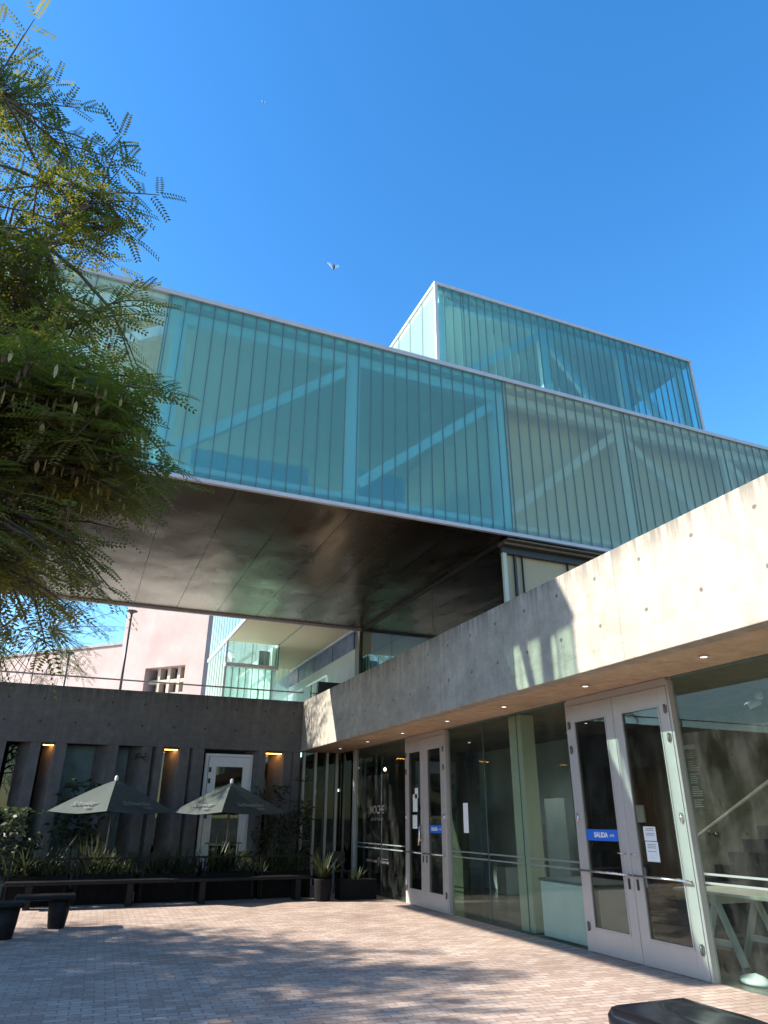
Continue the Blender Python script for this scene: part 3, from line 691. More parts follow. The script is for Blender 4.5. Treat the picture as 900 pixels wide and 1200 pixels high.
# inner rooms
box('partition', M['room_blue'], br, .75, 6.6, 13.6, 13.7, ZB+.125, ZB+1.9)
box('cabinet', M['deep_blue'], br, 1.0, 3.3, 12.0, 12.4, ZB+.125, ZB+1.55)
box('cabinet', M['deep_blue'], br, 4.3, 5.4, 12.0, 12.4, ZB+.125, ZB+1.75)
box('partition', M['room_beige'], br, 6.75, XR-.3, 10.78, 10.86, ZB+.125, ZT-.11)
box('partition', M['room_beige'], br, 6.62, 6.74, 10.78, YB2-.2, ZB+.125, ZT-.11)
# storey under the bridge
up1 = thing('upper_glazing', 'dark glass storey between the concrete parapet and the bridge underside', 'glazing', (XF,14,4.0))
for a, b in ((10.36,13.3),(13.32,15.6),(15.62,17.72)): box('glass_pane', M['darkglass'], up1, XF, XF+.012, a, b, 4.05, ZB-.14)
s = MB().box(XF-.02, XF+.05, 10.36, 17.7, ZB-.135, ZB-.04)
for y in (13.31, 15.61): s.box(XF-.004, XF+.016, y-.006, y+.006, 4.05, ZB-.14)
s.build('glazing_frame', M['frame_black'], up1)
box('blind_panel', M['beige_panel'], up1, XF+.10, 15, 10.42, 10.45, 4.05, ZB-.18)
s = MB().box(XF-.02, 15, 10.33, 10.40, ZB-.30, ZB-.17)
for x, wd in ((6.74,.05),(6.96,.04),(7.12,.012),(8.16,.012),(9.6,.012),(11,.012)): s.box(x-wd/2, x+wd/2, 10.36, 10.41, 4.05, ZB-.30)
s.build('window_frame', M['frame_black'], up1)
s = MB().box(XF-.03, 15, 10.20, 10.44, ZB-.168, ZB-.125).box(XF-.03, 15, 10.09, 10.44, ZB-.12, ZB-.095); s.build('recess_band', plain('bronze_band', (.16,.125,.09), .5, .3), up1)
box('corner_post', M['colw'], up1, XF-.02, XF+.06, 10.30, 10.36, 4.05, ZB-.31)
o = box('column_head', M['aludark'], up1, XF-.05, XF+.30, 17.78, 18.12, 4.05, ZB+.0)
box('core_wall', M['darkwall'], up1, 8.6, 8.8, 10.6, 17.7, 4.06, ZB-.02)

# ------------------------------------------------------------------ upper glass box
X0, X1, Y0, Y1, Z0, Z1 = XF, 15.46, 12.7, 21.5, 9.92, 14.55
ub = thing('glass_tower_box', 'smaller teal channel glass box rising above the bridge roof at upper right', 'building', (11,17,Z0))
ue = [X0, 7.5, 10.15, 12.90, X1]
for a, b in zip(ue[:-1], ue[1:]): glass_face(ub, a, b, Y0, Z0, Z1, M['uglass_up'], .246, .04)
glass_face(ub, X0, X1, Y1, Z0, Z1, M['uglass_up'], .246, .04, joints=False)
glass_face_x(ub, Y0+.02, Y1-.02, X0, Z0, Z1, M['uglass_pale'], .8, name='glass_side')  # sunlit face: its brightness is partly put into paler glass than the front
glass_face_x(ub, Y0+.02, Y1-.02, X1, Z0, Z1, M['uglass_y'], .8, name='glass_side')
box('roof', M['ceiling_white'], ub, X0+.03, X1-.03, Y0+.04, Y1-.04, Z1-.12, Z1+.05)
box('floor', M['floor_grey'], ub, X0+.03, X1-.03, Y0+.04, Y1-.04, Z0, Z0+.2)
c = MB().box(X0-.04, X1+.04, Y0-.035, Y0+.06, Z1, Z1+.09).box(X0-.04, X1+.04, Y1-.06, Y1+.035, Z1, Z1+.09).box(X0-.04, X0+.06, Y0+.06, Y1-.06, Z1, Z1+.09).box(X1-.06, X1+.04, Y0+.06, Y1-.06, Z1, Z1+.09); c.build('coping', M['white_trim'], ub)
box('corner_trim', M['white_trim'], ub, X0-.03, X0+.05, Y0-.03, Y0+.05, Z0, Z1-.002); box('corner_trim', M['white_trim'], ub, X1-.05, X1+.03, Y0-.03, Y0+.05, Z0, Z1-.002)
yt = Y0+.30; up_ = [6.95, 10.15, 12.90, X1-.25]
for x in up_: box('truss_post', M['white_steel'], ub, x-.11, x+.11, yt-.08, yt+.08, Z0+.2, Z1-.37)
box('truss_chord', M['white_steel'], ub, X0+.2, X1-.2, yt-.09, yt+.09, Z1-.36, Z1-.13)
for i, (a, b) in enumerate(zip(up_[:-1], up_[1:])):
    z0, z1 = Z0+1.6, Z1-.45
    if i == 0: MB().bar((a+.12,yt,11.75),(b-.12,yt,z1), .12, .22).build('truss_brace', M['white_steel'], ub)
    else: MB().bar((a+.12,yt,z1),(b-.2,yt,10.9), .12, .2).build('truss_brace', M['white_steel'], ub)
for a, b in ((13.2,16.0),(16.1,19.0)): MB().bar((X0+.4,a,Z0+.6),(X0+.4,b,Z1-.4), .12, .2).build('truss_brace', M['white_steel'], ub)
box('partition', plain('dark_blue_room', (.10,.20,.26), .7, var=.1, scale=.7), ub, 7.6, X1-.3, 16.4, 16.5, Z0+.2, Z1-.13)

# ------------------------------------------------------------------ rear wing seen beneath the bridge
rw = thing('rear_glass_wing', 'pale teal glass wing with cream overhanging soffit beyond the terrace', 'building', (5,22,4))
RX0, RX1 = 3.57, 6.60
YC, YE = 21.1, 24.6
glass_face_x(rw, YB2+.3, YE, RX0, 6.62, 9.8, M['uglass_pale'], .5)
glass_face_x(rw, YC, YE, RX0, 4.0, 6.50, M['uglass_pale'], .5)
glass_face(rw, RX0, 5.15, YC, 4.0, 5.74, M['uglass_palex'], .2, 0)
glass_face(rw, RX0, 5.15, YC, 5.86, 6.50, M['uglass_clearpale'], .79, 3.57)
box('balcony_ledge', M['white_trim'], rw, RX0-.02, 5.15, YC-.14, YC+.1, 5.745, 5.85)
box('soffit', plain('cream_soffit', (.88,.74,.50), .6, var=.05, scale=1.0), rw, RX0+.02, RX1, YB2+.3, YC-.002, 6.52, 6.60)
box('soffit', plain('cream_soffit_strip', (.86,.68,.42), .6, var=.05, scale=1.0), rw, 5.17, RX1, YC, 27.5, 6.52, 6.60)
box('soffit_joint', M['rail'], rw, 5.13, 5.16, YB2+.3, YC-.02, 6.505, 6.519)
box('edge_trim', M['white_trim'], rw, RX0-.04, RX0+.02, YB2+.3, YE, 6.51, 6.615)
box('corner_trim', M['white_trim'], rw, RX0-.03, RX0+.03, YC-.03, YC+.03, 4.0, 6.50)
glass_face_x(rw, YC, 27.3, 5.165, 5.75, 6.50, M['uglass'], .25)
glass_face(rw, 5.16, RX1, 27.4, 4.0, 6.5, M['uglass'], .25, 0)
box('inner_wall', plain('pale_aqua_wall', (.74,.86,.80), .7, var=.05), rw, 5.02, 5.12, 21.3, 24.5, 4.0, 6.50)
glass_face(rw, RX0, 6.5, YE, 4.0, 9.7, M['uglass_palex'], .4, 0, name='glass_back', joints=False)
box('inner_opening', M['frame_black'], rw, 4.66, 5.0, 21.5, 21.55, 5.86, 6.40)
MB().bar((3.9,22.0,5.85),(4.6,22.0,6.45), .08, .12).build('brace', M['white_steel'], rw)
for z in (5.0, 6.9): MB().bar((RX0+.25,YC+.2,z-.9),(RX0+.25,YE-.2,z+.6), .1, .14).build('brace', M['white_steel'], rw)
box('roof', M['ceiling_white'], rw, RX0+.03, RX1, YB2+.3, YE, 9.72, 9.85)
gw = thing('terrace_wall', 'shiny grey clad wall with sky-tinted panes of the wing receding along the terrace', 'wall', (6.7,22,4))
box('lower_cladding', M['metalclad'], gw, 6.64, 6.84, 18.14, 28, 4.0, 5.95)
for k in range(5):
    a = 18.3 + k*1.9; box('window_pane', M['skyglass'], gw, 6.65, 6.8, a+.03, a+1.87, 5.955, 6.45)
box('fascia', M['white_trim'], gw, 6.60, 6.84, 18.14, 28, 6.455, 6.515)
t = thing('equipment_cabinet', 'dark glazed box standing on the terrace corner beside the railing', 'cabinet', (5.2,YW+.9,4.0))
box('cabinet', M['frame_black'], t, 5.56, 6.3, 18.05, 18.75, 4.06, 4.95, bevel=.01); box('door', M['darkglass'], t, 5.545, 5.559, 18.1, 18.7, 4.6, 4.93); box('corner_trim', M['rail'], t, 5.54, 5.565, 18.42, 18.45, 4.58, 4.95)

# ------------------------------------------------------------------ pink building behind
A = R(44.0); ud = Vector((-math.sin(A), math.cos(A), 0)); nd = Vector((-math.cos(A), -math.sin(A), 0))   # along wall (left-away), outward normal
Pc = Vector((5.0, 36.0, 0))
def ptw(a, d, z): p = Pc + ud*a - nd*d; return (p.x, p.y, z)
def obox(mb, a0, a1, d0, d1, z0, z1):
    n = len(mb.v); mb.v += [ptw(a0,d0,z0),ptw(a0,d1,z0),ptw(a1,d1,z0),ptw(a1,d0,z0),ptw(a0,d0,z1),ptw(a0,d1,z1),ptw(a1,d1,z1),ptw(a1,d0,z1)]
    for q in ((0,3,2,1),(4,5,6,7),(0,1,5,4),(1,2,6,5),(2,3,7,6),(3,0,4,7)): mb.f.append(tuple(n+i for i in q)); mb.sm.append(False)
    return mb
PWL = {}
pk = thing('pink_building', 'pink rendered building with gridded window block behind the terrace', 'building', (Pc.x,Pc.y,0))
wa0, wa1, wz0, wz1 = 1.15, 3.75, 6.0, 8.75
m = MB(); obox(m,0,wa0,0,6,0,16); obox(m,wa1,5.6,0,6,0,16); obox(m,wa0,wa1,0,6,0,wz0); obox(m,wa0,wa1,0,6,wz1,16); obox(m,wa0,wa1,1.2,6,wz0,wz1); m.build('wall', M['pink'], pk)
m = MB(); W_ = wa1-wa0
for i in range(1,4): a = wa0+W_*i/4; obox(m, a-.09, a+.09, .35, .75, wz0, wz1)
for j in range(1,4): z = wz0+(wz1-wz0)*j/4; obox(m, wa0, wa1, .36, .74, z-.09, z+.09)
wf = m.build('window_grid', M['pinklight'], pk)
m = MB(); obox(m, wa0, wa1, .95, 1.0, wz0, wz1); m.build('pane', M['frame_black'], wf)
pl = thing('pink_wall', 'long low pink rendered wall with dark coping left of the pink building', 'wall', (Pc.x,Pc.y,0))
m = MB(); obox(m, 5.61, 32, .6, 1.2, 0, 10.35); m.build('wall', M['pink'], pl)
m = MB(); obox(m, 5.61, 32, .5, 1.3, 10.35, 10.5); m.build('coping', M['aludark'], pl)

# street lamps on the terrace
t = thing('street_lamp', 'tall dark lamp post with flat round head in front of the pink building', 'street lamp', (.88,26,4.0), 'lamp posts on the terrace')
MB().tube([(.88,26,4.0),(.86,26,8.36)], [.055,.035], 10).build('post', M['black'], t); MB().lathe((.86,26,8.36), [(.05,-.06),(.09,0),(.19,.03),(.20,.06),(.06,.09),(.02,.10)], 16).build('lamp_head', M['black'], t)
MB().lathe((.88,26,4.0), [(.11,0),(.11,.02),(.06,.05)], 10).build('base', M['black'], t)
s2 = dup(t, (-1.06,30,3.2), 'smaller pale lamp post farther left against the pink wall'); s2.scale = (.95,.95,.98)

# ------------------------------------------------------------------ vegetation
def frond(mb, base, d, up_, length, leaf, npair, droop=.25, wr=.24):
    d = d.normalized(); sd = d.cross(up_)
    if sd.length < 1e-3: sd = d.cross(Vector((1,0,0)))
    sd.normalize(); upv = sd.cross(d)
    prev = base
    for i in range(1, npair+1):
        t = i/npair; p = base + d*(length*t) - Vector((0,0,1))*(droop*length*t*t)
        ll = leaf*(1.0 - .45*abs(t-.45)); wd = leaf*wr
        dd = (p-prev).normalized()
        for sgn in (-1, 1):
            ax = (sd*sgn*.92 + dd*.35 - upv*.12).normalized(); tip = p + ax*ll; mid = p + ax*ll*.5
            q = dd*wd
            n = len(mb.v); mb.v += [tuple(p), tuple(mid+q), tuple(tip), tuple(mid-q)]; mb.f.append((n,n+1,n+2,n+3)); mb.sm.append(False)
        prev = p
def rnd_dir(z0=-.3, z1=.6):
    a = random.uniform(0, 2*math.pi); z = random.uniform(z0, z1); r = math.sqrt(max(0,1-z*z)); return Vector((r*math.cos(a), r*math.sin(a), z))
def curve_pts(a, b, sag, n=8, jit=.06):
    a = Vector(a); b = Vector(b); out = []; l = (b-a).length
    for i in range(n+1):
        t = i/n; p = a.lerp(b, t) + Vector((0,0,sag*l*math.sin(math.pi*t)))
        if 0 < i < n: p += Vector((random.uniform(-1,1),random.uniform(-1,1),random.uniform(-1,1)))*jit*l/ n*1.5
        out.append(p)
    return out
def tree(name, label, base, limbs, fork, inside, count, flen, leaf, npair, mat, nf=9, trunk_r=.2, pods=0, group=None, tw_len=.75, centre=None):
    t = thing(name, label, 'tree', base, group)
    b = Vector(base); f = Vector(fork)
    MB().tube(curve_pts(b, f, 0, 6, .3), [trunk_r*(1.25-.5*i/6) for i in range(7)], 12).build('trunk', M['bark'], t)
    nodes = []; bm = MB()
    for tip in limbs:
        pts = curve_pts(f, tip, .06, 9, .35); bm.tube(pts, [max(.007, trunk_r*.36*(1-i/9.3)**2) for i in range(10)], 7); nodes += pts[2:]
    fol = MB(); pod = MB(); sub = []
    k = 0; tries = 0
    while k < count and tries < count*200:
        tries += 1
        p = inside()
        if p is None: continue
        k += 1
        nn = min(nodes, key=lambda q: (q-p).length_squared)
        out = (p-nn); L0 = out.length
        out = (out.normalized() if L0 > .05 else rnd_dir())
        d = (out + rnd_dir(-.5,.5)*.7).normalized()
        e = p + d*tw_len
        mid = nn.lerp(p, .5) + Vector((0,0,.05*L0))
        bm.tube([nn, mid, p, p.lerp(e,.5)+Vector((0,0,.02)), e], [.014,.011,.008,.006,.003], 5, False)
        for j in range(nf):
            q = p.lerp(e, j/(nf-1)); sgn = 1 if j % 2 else -1
            sdv = d.cross(Vector((0,0,1))).normalized()
            fd = (sdv*sgn + d*.55 + Vector((random.uniform(-.3,.3),random.uniform(-.3,.3),random.uniform(-.55,.35)))).normalized()
            frond(fol, q, fd, Vector((random.uniform(-.35,.35),random.uniform(-.35,.35),1)), flen*random.uniform(.75,1.2), leaf*random.uniform(.85,1.1), npair, random.uniform(.0,.28))
        frond(fol, e, d, Vector((0,0,1)), flen, leaf, npair, .2)
        if pods and random.random() < pods and p.z < 5.6:
            for _ in range(random.randint(5,13)):
                c = p.lerp(e, random.random()) + Vector((random.uniform(-.12,.12),random.uniform(-.12,.12),-random.uniform(.02,.14))); sz = random.uniform(.45,1.0)
                a = rnd_dir(-.2,.2); u = Vector((a.x,a.y,0)).normalized()*random.uniform(.007,.014); n = len(pod.v)
                th = Vector((-u.y,u.x,0))*.2
                ring = [(sz*qx, sz*qz) for qx, qz in ((0,.035),(1,.012),(.9,-.02),(.3*random.uniform(-1,1),-.045),(-.9,-.02),(-1,.012))]
                pod.v += [tuple(c+u*x+Vector((0,0,z))+th) for x, z in ring] + [tuple(c+u*x+Vector((0,0,z))-th) for x, z in ring]
                pod.f.append(tuple(n+i for i in range(6))); pod.f.append(tuple(n+6+i for i in reversed(range(6)))); pod.sm += [False]*2
                for i in range(6): pod.f.append((n+i, n+6+i, n+6+(i+1)%6, n+(i+1)%6)); pod.sm.append(False)
    bm.build('branches', M['bark'], t); fol.build('crown', mat, t)
    if pods and pod.v: tag(pod.build('seed_pods', M['pod'], t), kind='stuff')
    return t
random.seed(21)
def prof(z):   # right-hand outline of the near crown (metres at 5.2 m away)
    ks = [(2.85,-.9),(3.1,-.45),(3.5,.06),(3.9,.12),(4.4,.12),(4.75,.04),(4.95,-.30),(5.3,-.30),(5.55,.0),(6.0,.0),(6.6,-.18),(7.1,-.6),(7.7,-1.25),(8.3,-1.75)]
    for (a, xa), (b, xb) in zip(ks[:-1], ks[1:]):
        if a <= z <= b: return xa + (xb-xa)*(z-a)/(b-a)
    return None
def in_near():
    zr = random.uniform(3.05, 8.2)
    y = random.uniform(3.6, 7.0) if zr < 5.15 else random.uniform(4.4, 6.4); s = y/5.2
    if zr > 4.85 and random.random() < .74: return None
    if zr < 3.4 and random.random() < .4: return None
    xr = prof(zr)
    if xr is None: return None
    z = 1.6 + (zr-1.6)*s
    if zr > 5.15: x = (xr - .30 - abs(random.gauss(0, .75)))*s
    elif random.random() < .62: x = (xr - .32 - abs(random.gauss(0, 1.1)))*s
    else: x, z = random.uniform(-6.2, xr-1.2), random.uniform(3.4, 6.4)
    if x < -6.8: return None
    s1 = 5.5-x; yq, zq = y-.304*s1, z-.59*s1
    if zq < 5.0 and yq > 3.0: return None            # the sun reaches the parapet and doors past the crown
    s2 = z/.59
    if x+s2 < 5.6 and y-.304*s2 > 5.6 and x+s2 > 2.6: return None
    if ((x+3.2)/4.4)**2 + ((y-4.8)/2.9)**2 > 1.25: return None
    n = mnoise.noise(Vector((x*1.3, y*1.3, z*1.3)))
    if n < (-.14 if zr < 4.8 else .10): return None
    return Vector((x, y, z))
tree('locust_tree', 'large feathery locust tree with tan seed pods reaching in from the left edge', (-4.6,4.9,0),
     [(-.4,5.0,6.3),(-.2,5.3,4.9),(-.1,5.6,4.2),(-.6,6.0,3.9),(-1.6,4.6,6.9),(-3.4,6.2,6.0),(-3,3.0,6.6),(-6,4.5,7.2),(-.7,4.4,5.7),(-1.2,5.6,5.2)],
     (-4.1,4.9,2.7), in_near, 1380, .21, .040, 9, M['leaf'], 8, .20, pods=.22, tw_len=.5)
def blob(c, r, sq=(1,1,1), hollow=.35, thr=-.15, fq=.7):
    c = Vector(c)
    def f():
        v = Vector((random.uniform(-1,1),random.uniform(-1,1),random.uniform(-1,1)))
        if not hollow < v.length < 1: return None
        p = c + Vector((v.x*r*sq[0], v.y*r*sq[1], v.z*r*sq[2]))
        if mnoise.noise(p*fq) < thr: return None
        return p
    return f
plz = blob((-10.9,13.0,5.2), 3.4, (1.0,1.0,.74), hollow=.0, thr=-.24)
def in_plaza():
    p = plz()
    if p is None: return None
    sx, sy = p.x+1.695*p.z, p.y-.515*p.z
    if sx > 3.1 - .22*abs(sy-8.2): return None
    return p
tree('plaza_tree', 'broad leafy tree beyond the left edge that dapples the plaza paving', (-11.5,13.3,0),
     [(-9.1,12.3,4.4),(-13.5,14.1,6.0),(-10.3,13.3,7.0),(-12.4,11.1,5.6),(-9.9,14.9,6.0)], (-11.4,13.2,2.6), in_plaza, 800, .5, .125, 7, M['leaf2'], 8, .22, tw_len=.9)
def in_ter():
    p = blob((-3.0,21.7,7.0), 3.0, (.95,.85,.85), thr=-.12)()
    return p
tree('terrace_tree', 'green tree on the terrace hanging below the bridge at the far left', (-4.2,22.4,4.0),
     [(-1.4,21.4,6.4),(-4.9,22.6,7.8),(-3,22.9,9.2),(-2.0,20.6,7.6),(-1.0,22.4,7.6)], (-4.0,22.3,5.6), in_ter, 420, .30, .055, 8, M['leaf2'], 8, .2, tw_len=.8)

ter = [o for o in bpy.data.objects if o.name == 'terrace_tree'][0]
for k, (x, y, rz) in enumerate(((-24,8,0),(-25,15,1.2),(-24,22,2.4),(-26,30,3.6),(-23,38,4.8),(-19,46,.6))):  # unseen row, added to block the bright low sky in the glass reflections
    q = dup(ter, (x,y,-1.6), 'unseen leafy tree added beyond the plaza to darken the lobby glass reflections'); q.rotation_euler = (0,0,rz); q.scale = (1.4,1.4,1.35); q['group'] = 'added trees beyond the plaza'
# ------------------------------------------------------------------ planters, benches, shrubs
def strap(mb, base, d, l, wd, bend):
    """arching strap leaf with a little width"""
    p = Vector(base); d = Vector(d).normalized(); sd = d.cross(Vector((0,0,1))); sd = sd.normalized() if sd.length > .05 else Vector((1,0,0))
    pts = []
    for i in range(5):
        t = i/4; pts.append((p, wd*(1-t*t*.95))); d = (d + Vector((d.x,d.y,-.5))*bend*.35).normalized(); p = p + d*(l/4)
    for (a, wa), (b, wb) in zip(pts[:-1], pts[1:]): mb.face([a-sd*wa, a+sd*wa, b+sd*wb, b-sd*wb])
def tuft(mb, c, n, h, spread=.5):
    for _ in range(n):
        a = random.uniform(0, 6.283); s = random.uniform(.1, spread)
        strap(mb, (c[0]+.05*math.cos(a), c[1]+.05*math.sin(a), c[2]), (math.cos(a)*s, math.sin(a)*s, 1), h*random.uniform(.55,1.15), random.uniform(.010,.02), random.uniform(.1,.9))
random.seed(8)
plabels = ['black planter box of strap grasses at the left end of the row', 'black planter box of grasses under the left parasol', 'black planter box of grasses between the two parasols', 'black planter box of pale grasses in front of the white door', 'black planter box of grasses at the right end of the row']
for k in range(5):
    x0 = -1.0 + k*1.24; x1 = x0+1.18
    t = thing('planter_box', plabels[k], 'planter', ((x0+x1)/2, 16.85, 0), 'planter boxes along the dark wall')
    m = MB().box(x0, x1, 16.62, 16.66, .0, .52).box(x0, x1, 17.06, 17.10, .0, .52).box(x0, x0+.04, 16.66, 17.06, 0, .52).box(x1-.04, x1, 16.66, 17.06, 0, .52); m.build('box', M['planter'], t, bevel=.006)
    box('soil', M['soil'], t, x0+.04, x1-.04, 16.66, 17.06, .05, .46)
    m = MB()
    for j in range(11): tuft(m, (x0+.08+j*.102, random.uniform(16.70,17.0), .46), 15, random.choice((.5,.65,.85)), .75)
    m.build('grasses', M['grass'], t)
    MB().box(x0-.02, x1+.02, 16.56, 16.60, .80, .84).box(x0+.05, x0+.09, 16.57, 16.60, 0, .80).box(x1-.09, x1-.05, 16.57, 16.60, 0, .80).build('guard_rail', M['bench'], t)
# benches
t = thing('long_bench', 'long black wooden bench running in front of the planter boxes', 'bench', (2.0,16.2,0))
MB().box(-.95, 2.05, 15.98, 16.42, .40, .46).box(2.06, 5.0, 15.98, 16.42, .40, .46).build('seat', M['bench'], t, bevel=.012)
for x in (-.5, 1.3, 2.7, 4.7): MB().box(x-.06, x+.06, 16.03, 16.37, 0, .40).build('leg', M['bench'], t, bevel=.01)
def stub(loc, label):
    t = thing('block_bench', label, 'bench', loc, 'short block benches on the paving'); x, y, z = loc
    MB().box(x-.66, x+.22, y-.20, y+.26, .40, .465).build('seat', M['bench'], t, bevel=.03)
    MB().lathe((x,y+.02,0), [(.11,0),(.125,.02),(.15,.20),(.165,.40)], 18).build('leg', M['bench'], t); return t
b1 = stub((.06,13.45,0), 'dark slab bench on a tapered leg, right of the two at the left edge')
b2 = dup(b1, (-.62,12.55,0), 'dark slab bench on a tapered leg cut by the left edge')
# dark resin slab bench in the foreground
t = thing('slab_bench', 'glossy black slab bench with oval dish in the bottom right foreground', 'bench', (3.9,3.6,0))
bm = bmesh.new(); x0, x1, y0, y1 = 3.50, 4.22, 1.6, 4.62; NX, NY = 22, 60
def rr(a, b, n): return [a+(b-a)*i/n for i in range(n+1)]
grid = {}
def topz(x, y):
    ex = (x-3.98)/.20; ey = (y-4.05)/.46; e = ex*ex+ey*ey
    dz = -.012*max(0, 1-e)**.5 if e < 1 else 0
    dz += .006*math.exp(-((math.sqrt(e)-1)/.07)**2)
    d = min(x-x0, x1-x, y1-y, y-y0); r = .045
    if d < r: dz -= r - math.sqrt(max(0, r*r-(r-d)**2))
    return .455 + dz
for i, x in enumerate(rr(x0,x1,NX)):
    for j, y in enumerate(rr(y0,y1,NY)):
        xx2, yy2 = x, y
        cx, cy, rc = x0+.12, y1-.12, .12
        if x < cx and y > cy:
            a = max(abs(x-cx), abs(y-cy)); v = Vector((x-cx, y-cy, 0))
            if v.length > 0: v = v.normalized()*a; xx2, yy2 = cx+v.x, cy+v.y
        dd_ = min(xx2-x0, x1-xx2, y1-yy2)
        grid[i,j] = bm.verts.new((xx2-3.9, yy2-3.6, topz(x, y)))
low = {}
for i in range(NX+1):
    for j in range(NY+1):
        if i in (0,NX) or j in (0,NY):
            v = grid[i,j].co; low[i,j] = (bm.verts.new((v.x*.995, v.y*.998, .36)))
for i in range(NX):
    for j in range(NY):
        f = bm.faces.new((grid[i,j],grid[i+1,j],grid[i+1,j+1],grid[i,j+1])); f.smooth = True
for i in range(NX):
    bm.faces.new((grid[i,0],low[i,0],low[i+1,0],grid[i+1,0])).smooth = True; bm.faces.new((grid[i+1,NY],low[i+1,NY],low[i,NY],grid[i,NY])).smooth = True
for j in range(NY):
    bm.faces.new((grid[0,j+1],low[0,j+1],low[0,j],grid[0,j])).smooth = True; bm.faces.new((grid[NX,j],low[NX,j],low[NX,j+1],grid[NX,j+1])).smooth = True
bm.normal_update(); me = bpy.data.meshes.new('seat'); bm.to_mesh(me); bm.free(); me.materials.append(M['slab'])
so = bpy.data.objects.new('seat', me); COL.objects.link(so); so.parent = t
for y in (2.2, 4.0): MB().lathe((3.88,y,0), [(.16,0),(.17,.02),(.20,.2),(.24,.36)], 18).build('leg', M['bench'], t)
# potted plants
def pot(loc, r, h, label, n, hh, kind='pot'):
    x, y, z = loc; t = thing('potted_plant', label, 'potted plant', loc)
    if kind == 'pot': MB().lathe((x,y,0), [(r*.8,0),(r*.85,.02),(r,h-.03),(r*1.05,h),(r*.9,h),(r*.88,h-.05)], 18).build('pot', M['planter'], t)
    else: MB().box(x-r*1.6, x+r*1.6, y-r*.7, y+r*.7, 0, h).build('pot', M['planter'], t, bevel=.008)
    m = MB()
    for _ in range(3): tuft(m, (x+random.uniform(-.05,.05), y+random.uniform(-.05,.05), h-.03), n, hh, .75)
    m.build('leaves', M['grass'], t)
pot((5.15,15.75,0), .19, .42, 'round black pot of arching green grass near the corner screen', 26, .62)
pot((5.95,15.9,0), .26, .38, 'low black trough with small grass in front of the cafe glass', 8, .3, 'box')
def shrub(name, label, base, cr, cz, n, leaf, mat=None, stems=4, squash=1.0):
    t = thing(name, label, 'shrub', base); b = Vector(base); m = MB(); st = MB()
    for _ in range(stems):
        tip = b + Vector((random.uniform(-cr,cr)*.6, random.uniform(-cr,cr)*.5, cz[1]*random.uniform(.8,1))); st.tube(curve_pts(b, tip, .02, 5, .3), [.022,.018,.014,.011,.008,.004], 6)
    for _ in range(n):
        z = random.uniform(*cz); v = rnd_dir(-.2,.2)*cr*math.sqrt(random.random()); p = b + Vector((v.x, v.y*.8, z))
        if mnoise.noise(p*2.3) < -.12: continue
        d = rnd_dir(-.6,.5); s = d.cross(rnd_dir()).normalized()*leaf*.2; e = p + d*leaf
        m.face([p, p.lerp(e,.5)+s, e, p.lerp(e,.5)-s])
    st.build('stems', M['bark'], t); m.build('foliage', mat or M['bush'], t)
shrub('oleander_shrub', 'bushy grey green shrub in front of the wall at the left edge', (-1.25,17.4,0), .75, (.4,1.75), 1500, .16)
shrub('climbing_shrub', 'thin leafy shrub climbing the piers right of the white door', (4.65,18.6,0), .42, (.5,2.35), 750, .13, stems=5)
shrub('tall_shrub', 'tall sparse shrub between the right parasol and the cafe corner', (5.2,18.3,0), .42, (.5,2.0), 650, .14, stems=4)
shrub('palm_shrub', 'dark shrub rising behind the left parasol', (.15,18.5,0), .55, (1.0,2.35), 500, .2, stems=4)
# bare diagonal stems
for (a, b, lab) in (((4.9,18.2,.6),(5.45,18.6,2.55),'thin leaning twig rising toward the corner of the wall'),((.75,18.6,.8),(1.35,18.8,3.0),'thin leaning twig rising behind the left parasol top')):
    t = thing('leaning_stem', lab, 'plant', a); MB().tube(curve_pts(a, b, .05, 6, .2), [.018,.015,.013,.011,.009,.006,.004], 6).build('stem', M['bark'], t)
    m = MB()
    for _ in range(26):
        p = Vector(b) + rnd_dir()*random.uniform(0,.22) - Vector((.05,0,.08)); d = rnd_dir(-.5,.6)*.14; s = d.cross(rnd_dir()).normalized()*.018; m.face([p, p+d*.5+s, p+d, p+d*.5-s])
    m.build('leaves', M['bush'], t)
# cafe chairs (dark) behind the planters
def chair(loc, label):
    x, y, z = loc; t = thing('cafe_chair', label, 'chair', loc, 'black cafe chairs behind the planters')
    MB().box(x-.2, x+.2, y-.2, y+.2, .44, .47).build('seat', M['black'], t, bevel=.008)
    MB().box(x-.2, x+.2, y+.18, y+.205, .62, .86).build('backrest', M['black'], t, bevel=.008)
    for sx in (-.18,.18):
        for sy in (-.18,.19): MB().tube([(x+sx,y+sy,0),(x+sx,y+sy,.44 if sy < 0 else .86)], .012, 6).build('leg', M['black'], t)
    return t
c0 = chair((1.4,17.9,0), 'black cafe chair behind the planters between the parasols, left one')
dup(c0, (2.05,18.1,0), 'black cafe chair behind the planters left of the white door'); dup(c0, (3.95,17.9,0), 'black cafe chair behind the planters right of the white door pane'); dup(c0, (6.05,17.3,0), 'black cafe chair beside the low trough at the cafe glass')

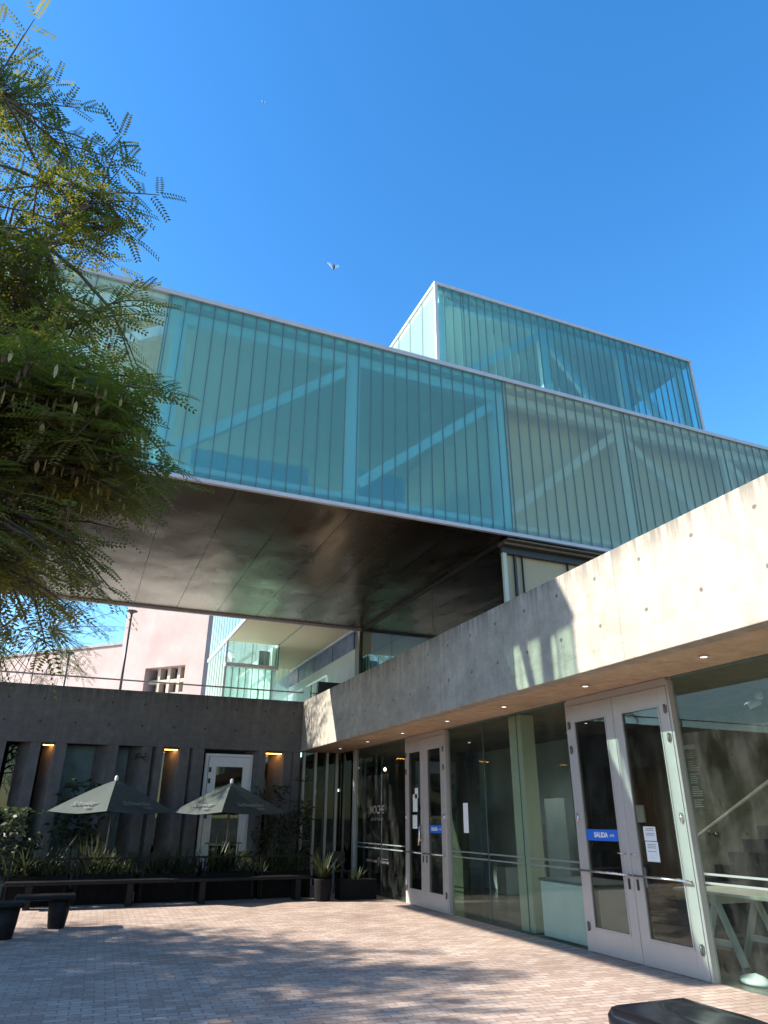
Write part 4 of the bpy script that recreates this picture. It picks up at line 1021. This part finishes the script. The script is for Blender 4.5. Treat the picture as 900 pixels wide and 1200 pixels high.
# ------------------------------------------------------------------ parasols
def parasol(loc, label, rot, text=True, lit=0):
    x, y, z = loc; t = thing('parasol', label, 'parasol', loc, 'dark parasols in front of the wall')
    za, ze, r = 2.34, 1.70, 1.30
    MB().tube([(x,y,.08),(x,y,za+.02)], .022, 10).build('pole', M['aludark'], t)
    MB().lathe((x,y,0), [(.28,0),(.28,.06),(.05,.10),(.04,.2)], 18).build('base', M['black'], t)
    MB().lathe((x,y,za), [(.03,-.03),(.04,0),(.035,.06),(.015,.085)], 12).build('finial', M['paper'], t)
    cn = MB(); N = 4; rows = 6; tips = []
    for k in range(N):
        a0, a1 = rot+2*math.pi*k/N, rot+2*math.pi*(k+1)/N
        for i in range(rows):
            for j in range(4):
                q = []
                for (ii, jj) in ((i,j),(i+1,j),(i+1,j+1),(i,j+1)):
                    u = ii/rows; a = a0+(a1-a0)*jj/4
                    w_ = math.cos(math.pi/N)/math.cos(a-(a0+a1)/2)
                    sagz = -.05*u*math.sin(math.pi*jj/4); rad = r*u*w_ * (1-.03*u*math.sin(math.pi*jj/4))
                    q.append((x+rad*math.cos(a), y+rad*math.sin(a), za-.005-(za-ze)*(u**1.12)+sagz))
                cn.face(q[::-1], True)
        u = 1; e0 = (x+r*math.cos(a0), y+r*math.sin(a0)); e1 = (x+r*math.cos(a1), y+r*math.sin(a1))
    cn.build('canopy', M['canvas'], t)
    for k in range(N):
        a = rot+2*math.pi*k/N; c_, s_ = math.cos(a), math.sin(a)
        MB().tube([(x+.03*c_,y+.03*s_,za-.06),(x+r*.5*c_,y+r*.5*s_,za-.045-(za-ze)*.5**1.12),(x+r*.97*c_,y+r*.97*s_,ze-.015+.02)], .010, 6).build('rib', M['aludark'], t)
    def front(k): return abs(((rot+2*math.pi*(k+.5)/N)+math.pi/2+math.pi) % (2*math.pi) - math.pi)
    for k in sorted(range(N), key=front)[:2]:                 # printed lettering low on the two panels facing the plaza
        am = rot+2*math.pi*(k+.5)/N; u = .80; rad = r*u*math.cos(math.pi/N)
        rd = Vector((math.cos(am), math.sin(am), 0)); slope = (Vector((0,0,1))*(za-ze)*1.1 - rd*r*math.cos(math.pi/N)).normalized()
        c = Vector((x,y,0)) + rd*rad; c.z = za-.005-(za-ze)*(u**1.12)
        xd = Vector((-math.sin(am), math.cos(am), 0)); nrm = xd.cross(slope)
        c += nrm*.012
        text_mesh('lettering', 'Schneider', .19, M['canvaslogo'], t, c, xd, slope, .25, 'CENTER', .002)
        text_mesh('lettering', 'TINEK', .085, M['canvaslogo'], t, c - slope*.14 + xd*.22 + nrm*.004, xd, slope, 0, 'CENTER', .002)
    return t
parasol((.80,17.3,0), 'grey green parasol on the left, its left panel catching the sun', R(-97))
parasol((3.36,17.4,0), 'dark parasol on the right in front of the white door', R(-108))

# ------------------------------------------------------------------ birds
t = thing('bird', 'bird with pale raised wings flying in the open sky above the bridge', 'bird', (9.5,31.35,32.5))
x, y, z = 9.5, 31.35, 32.5
m = MB().lathe((x,y,z), [(.01,-.42),(.09,-.25),(.13,0),(.09,.2),(.05,.3),(.01,.36)], 10); m.build('body', M['bird_dark'], t)
for s in (-1, 1):
    MB().prism([(0,0)]*3, 0, 0) if False else None
    m = MB(); p = [(x+.08*s,y,z-.25),(x+.08*s,y+.05,z+.2),(x+.42*s,y+.1,z+.52),(x+.66*s,y+.1,z+.42)]
    q = [(a,b+.03,c) for a,b,c in p]
    m.face(p if s > 0 else p[::-1]); m.face(q[::-1] if s > 0 else q)
    for i in range(4): m.face([p[i], q[i], q[(i+1)%4], p[(i+1)%4]])
    m.build('wing', M['bird_white'], t)
t.scale = (.62,.62,.62)
b2 = dup(t, (8.2,61.5,86), 'tiny dark speck of a bird high in the open sky'); b2.scale = (.5,.5,.5)

# ------------------------------------------------------------------ render
SC.cycles.use_denoising = True
SC.cycles.max_bounces = 10; SC.cycles.transparent_max_bounces = 24; SC.cycles.diffuse_bounces = 5; SC.cycles.glossy_bounces = 4
SC.cycles.caustics_reflective = False; SC.cycles.caustics_refractive = False
SC.cycles.sample_clamp_indirect = 6
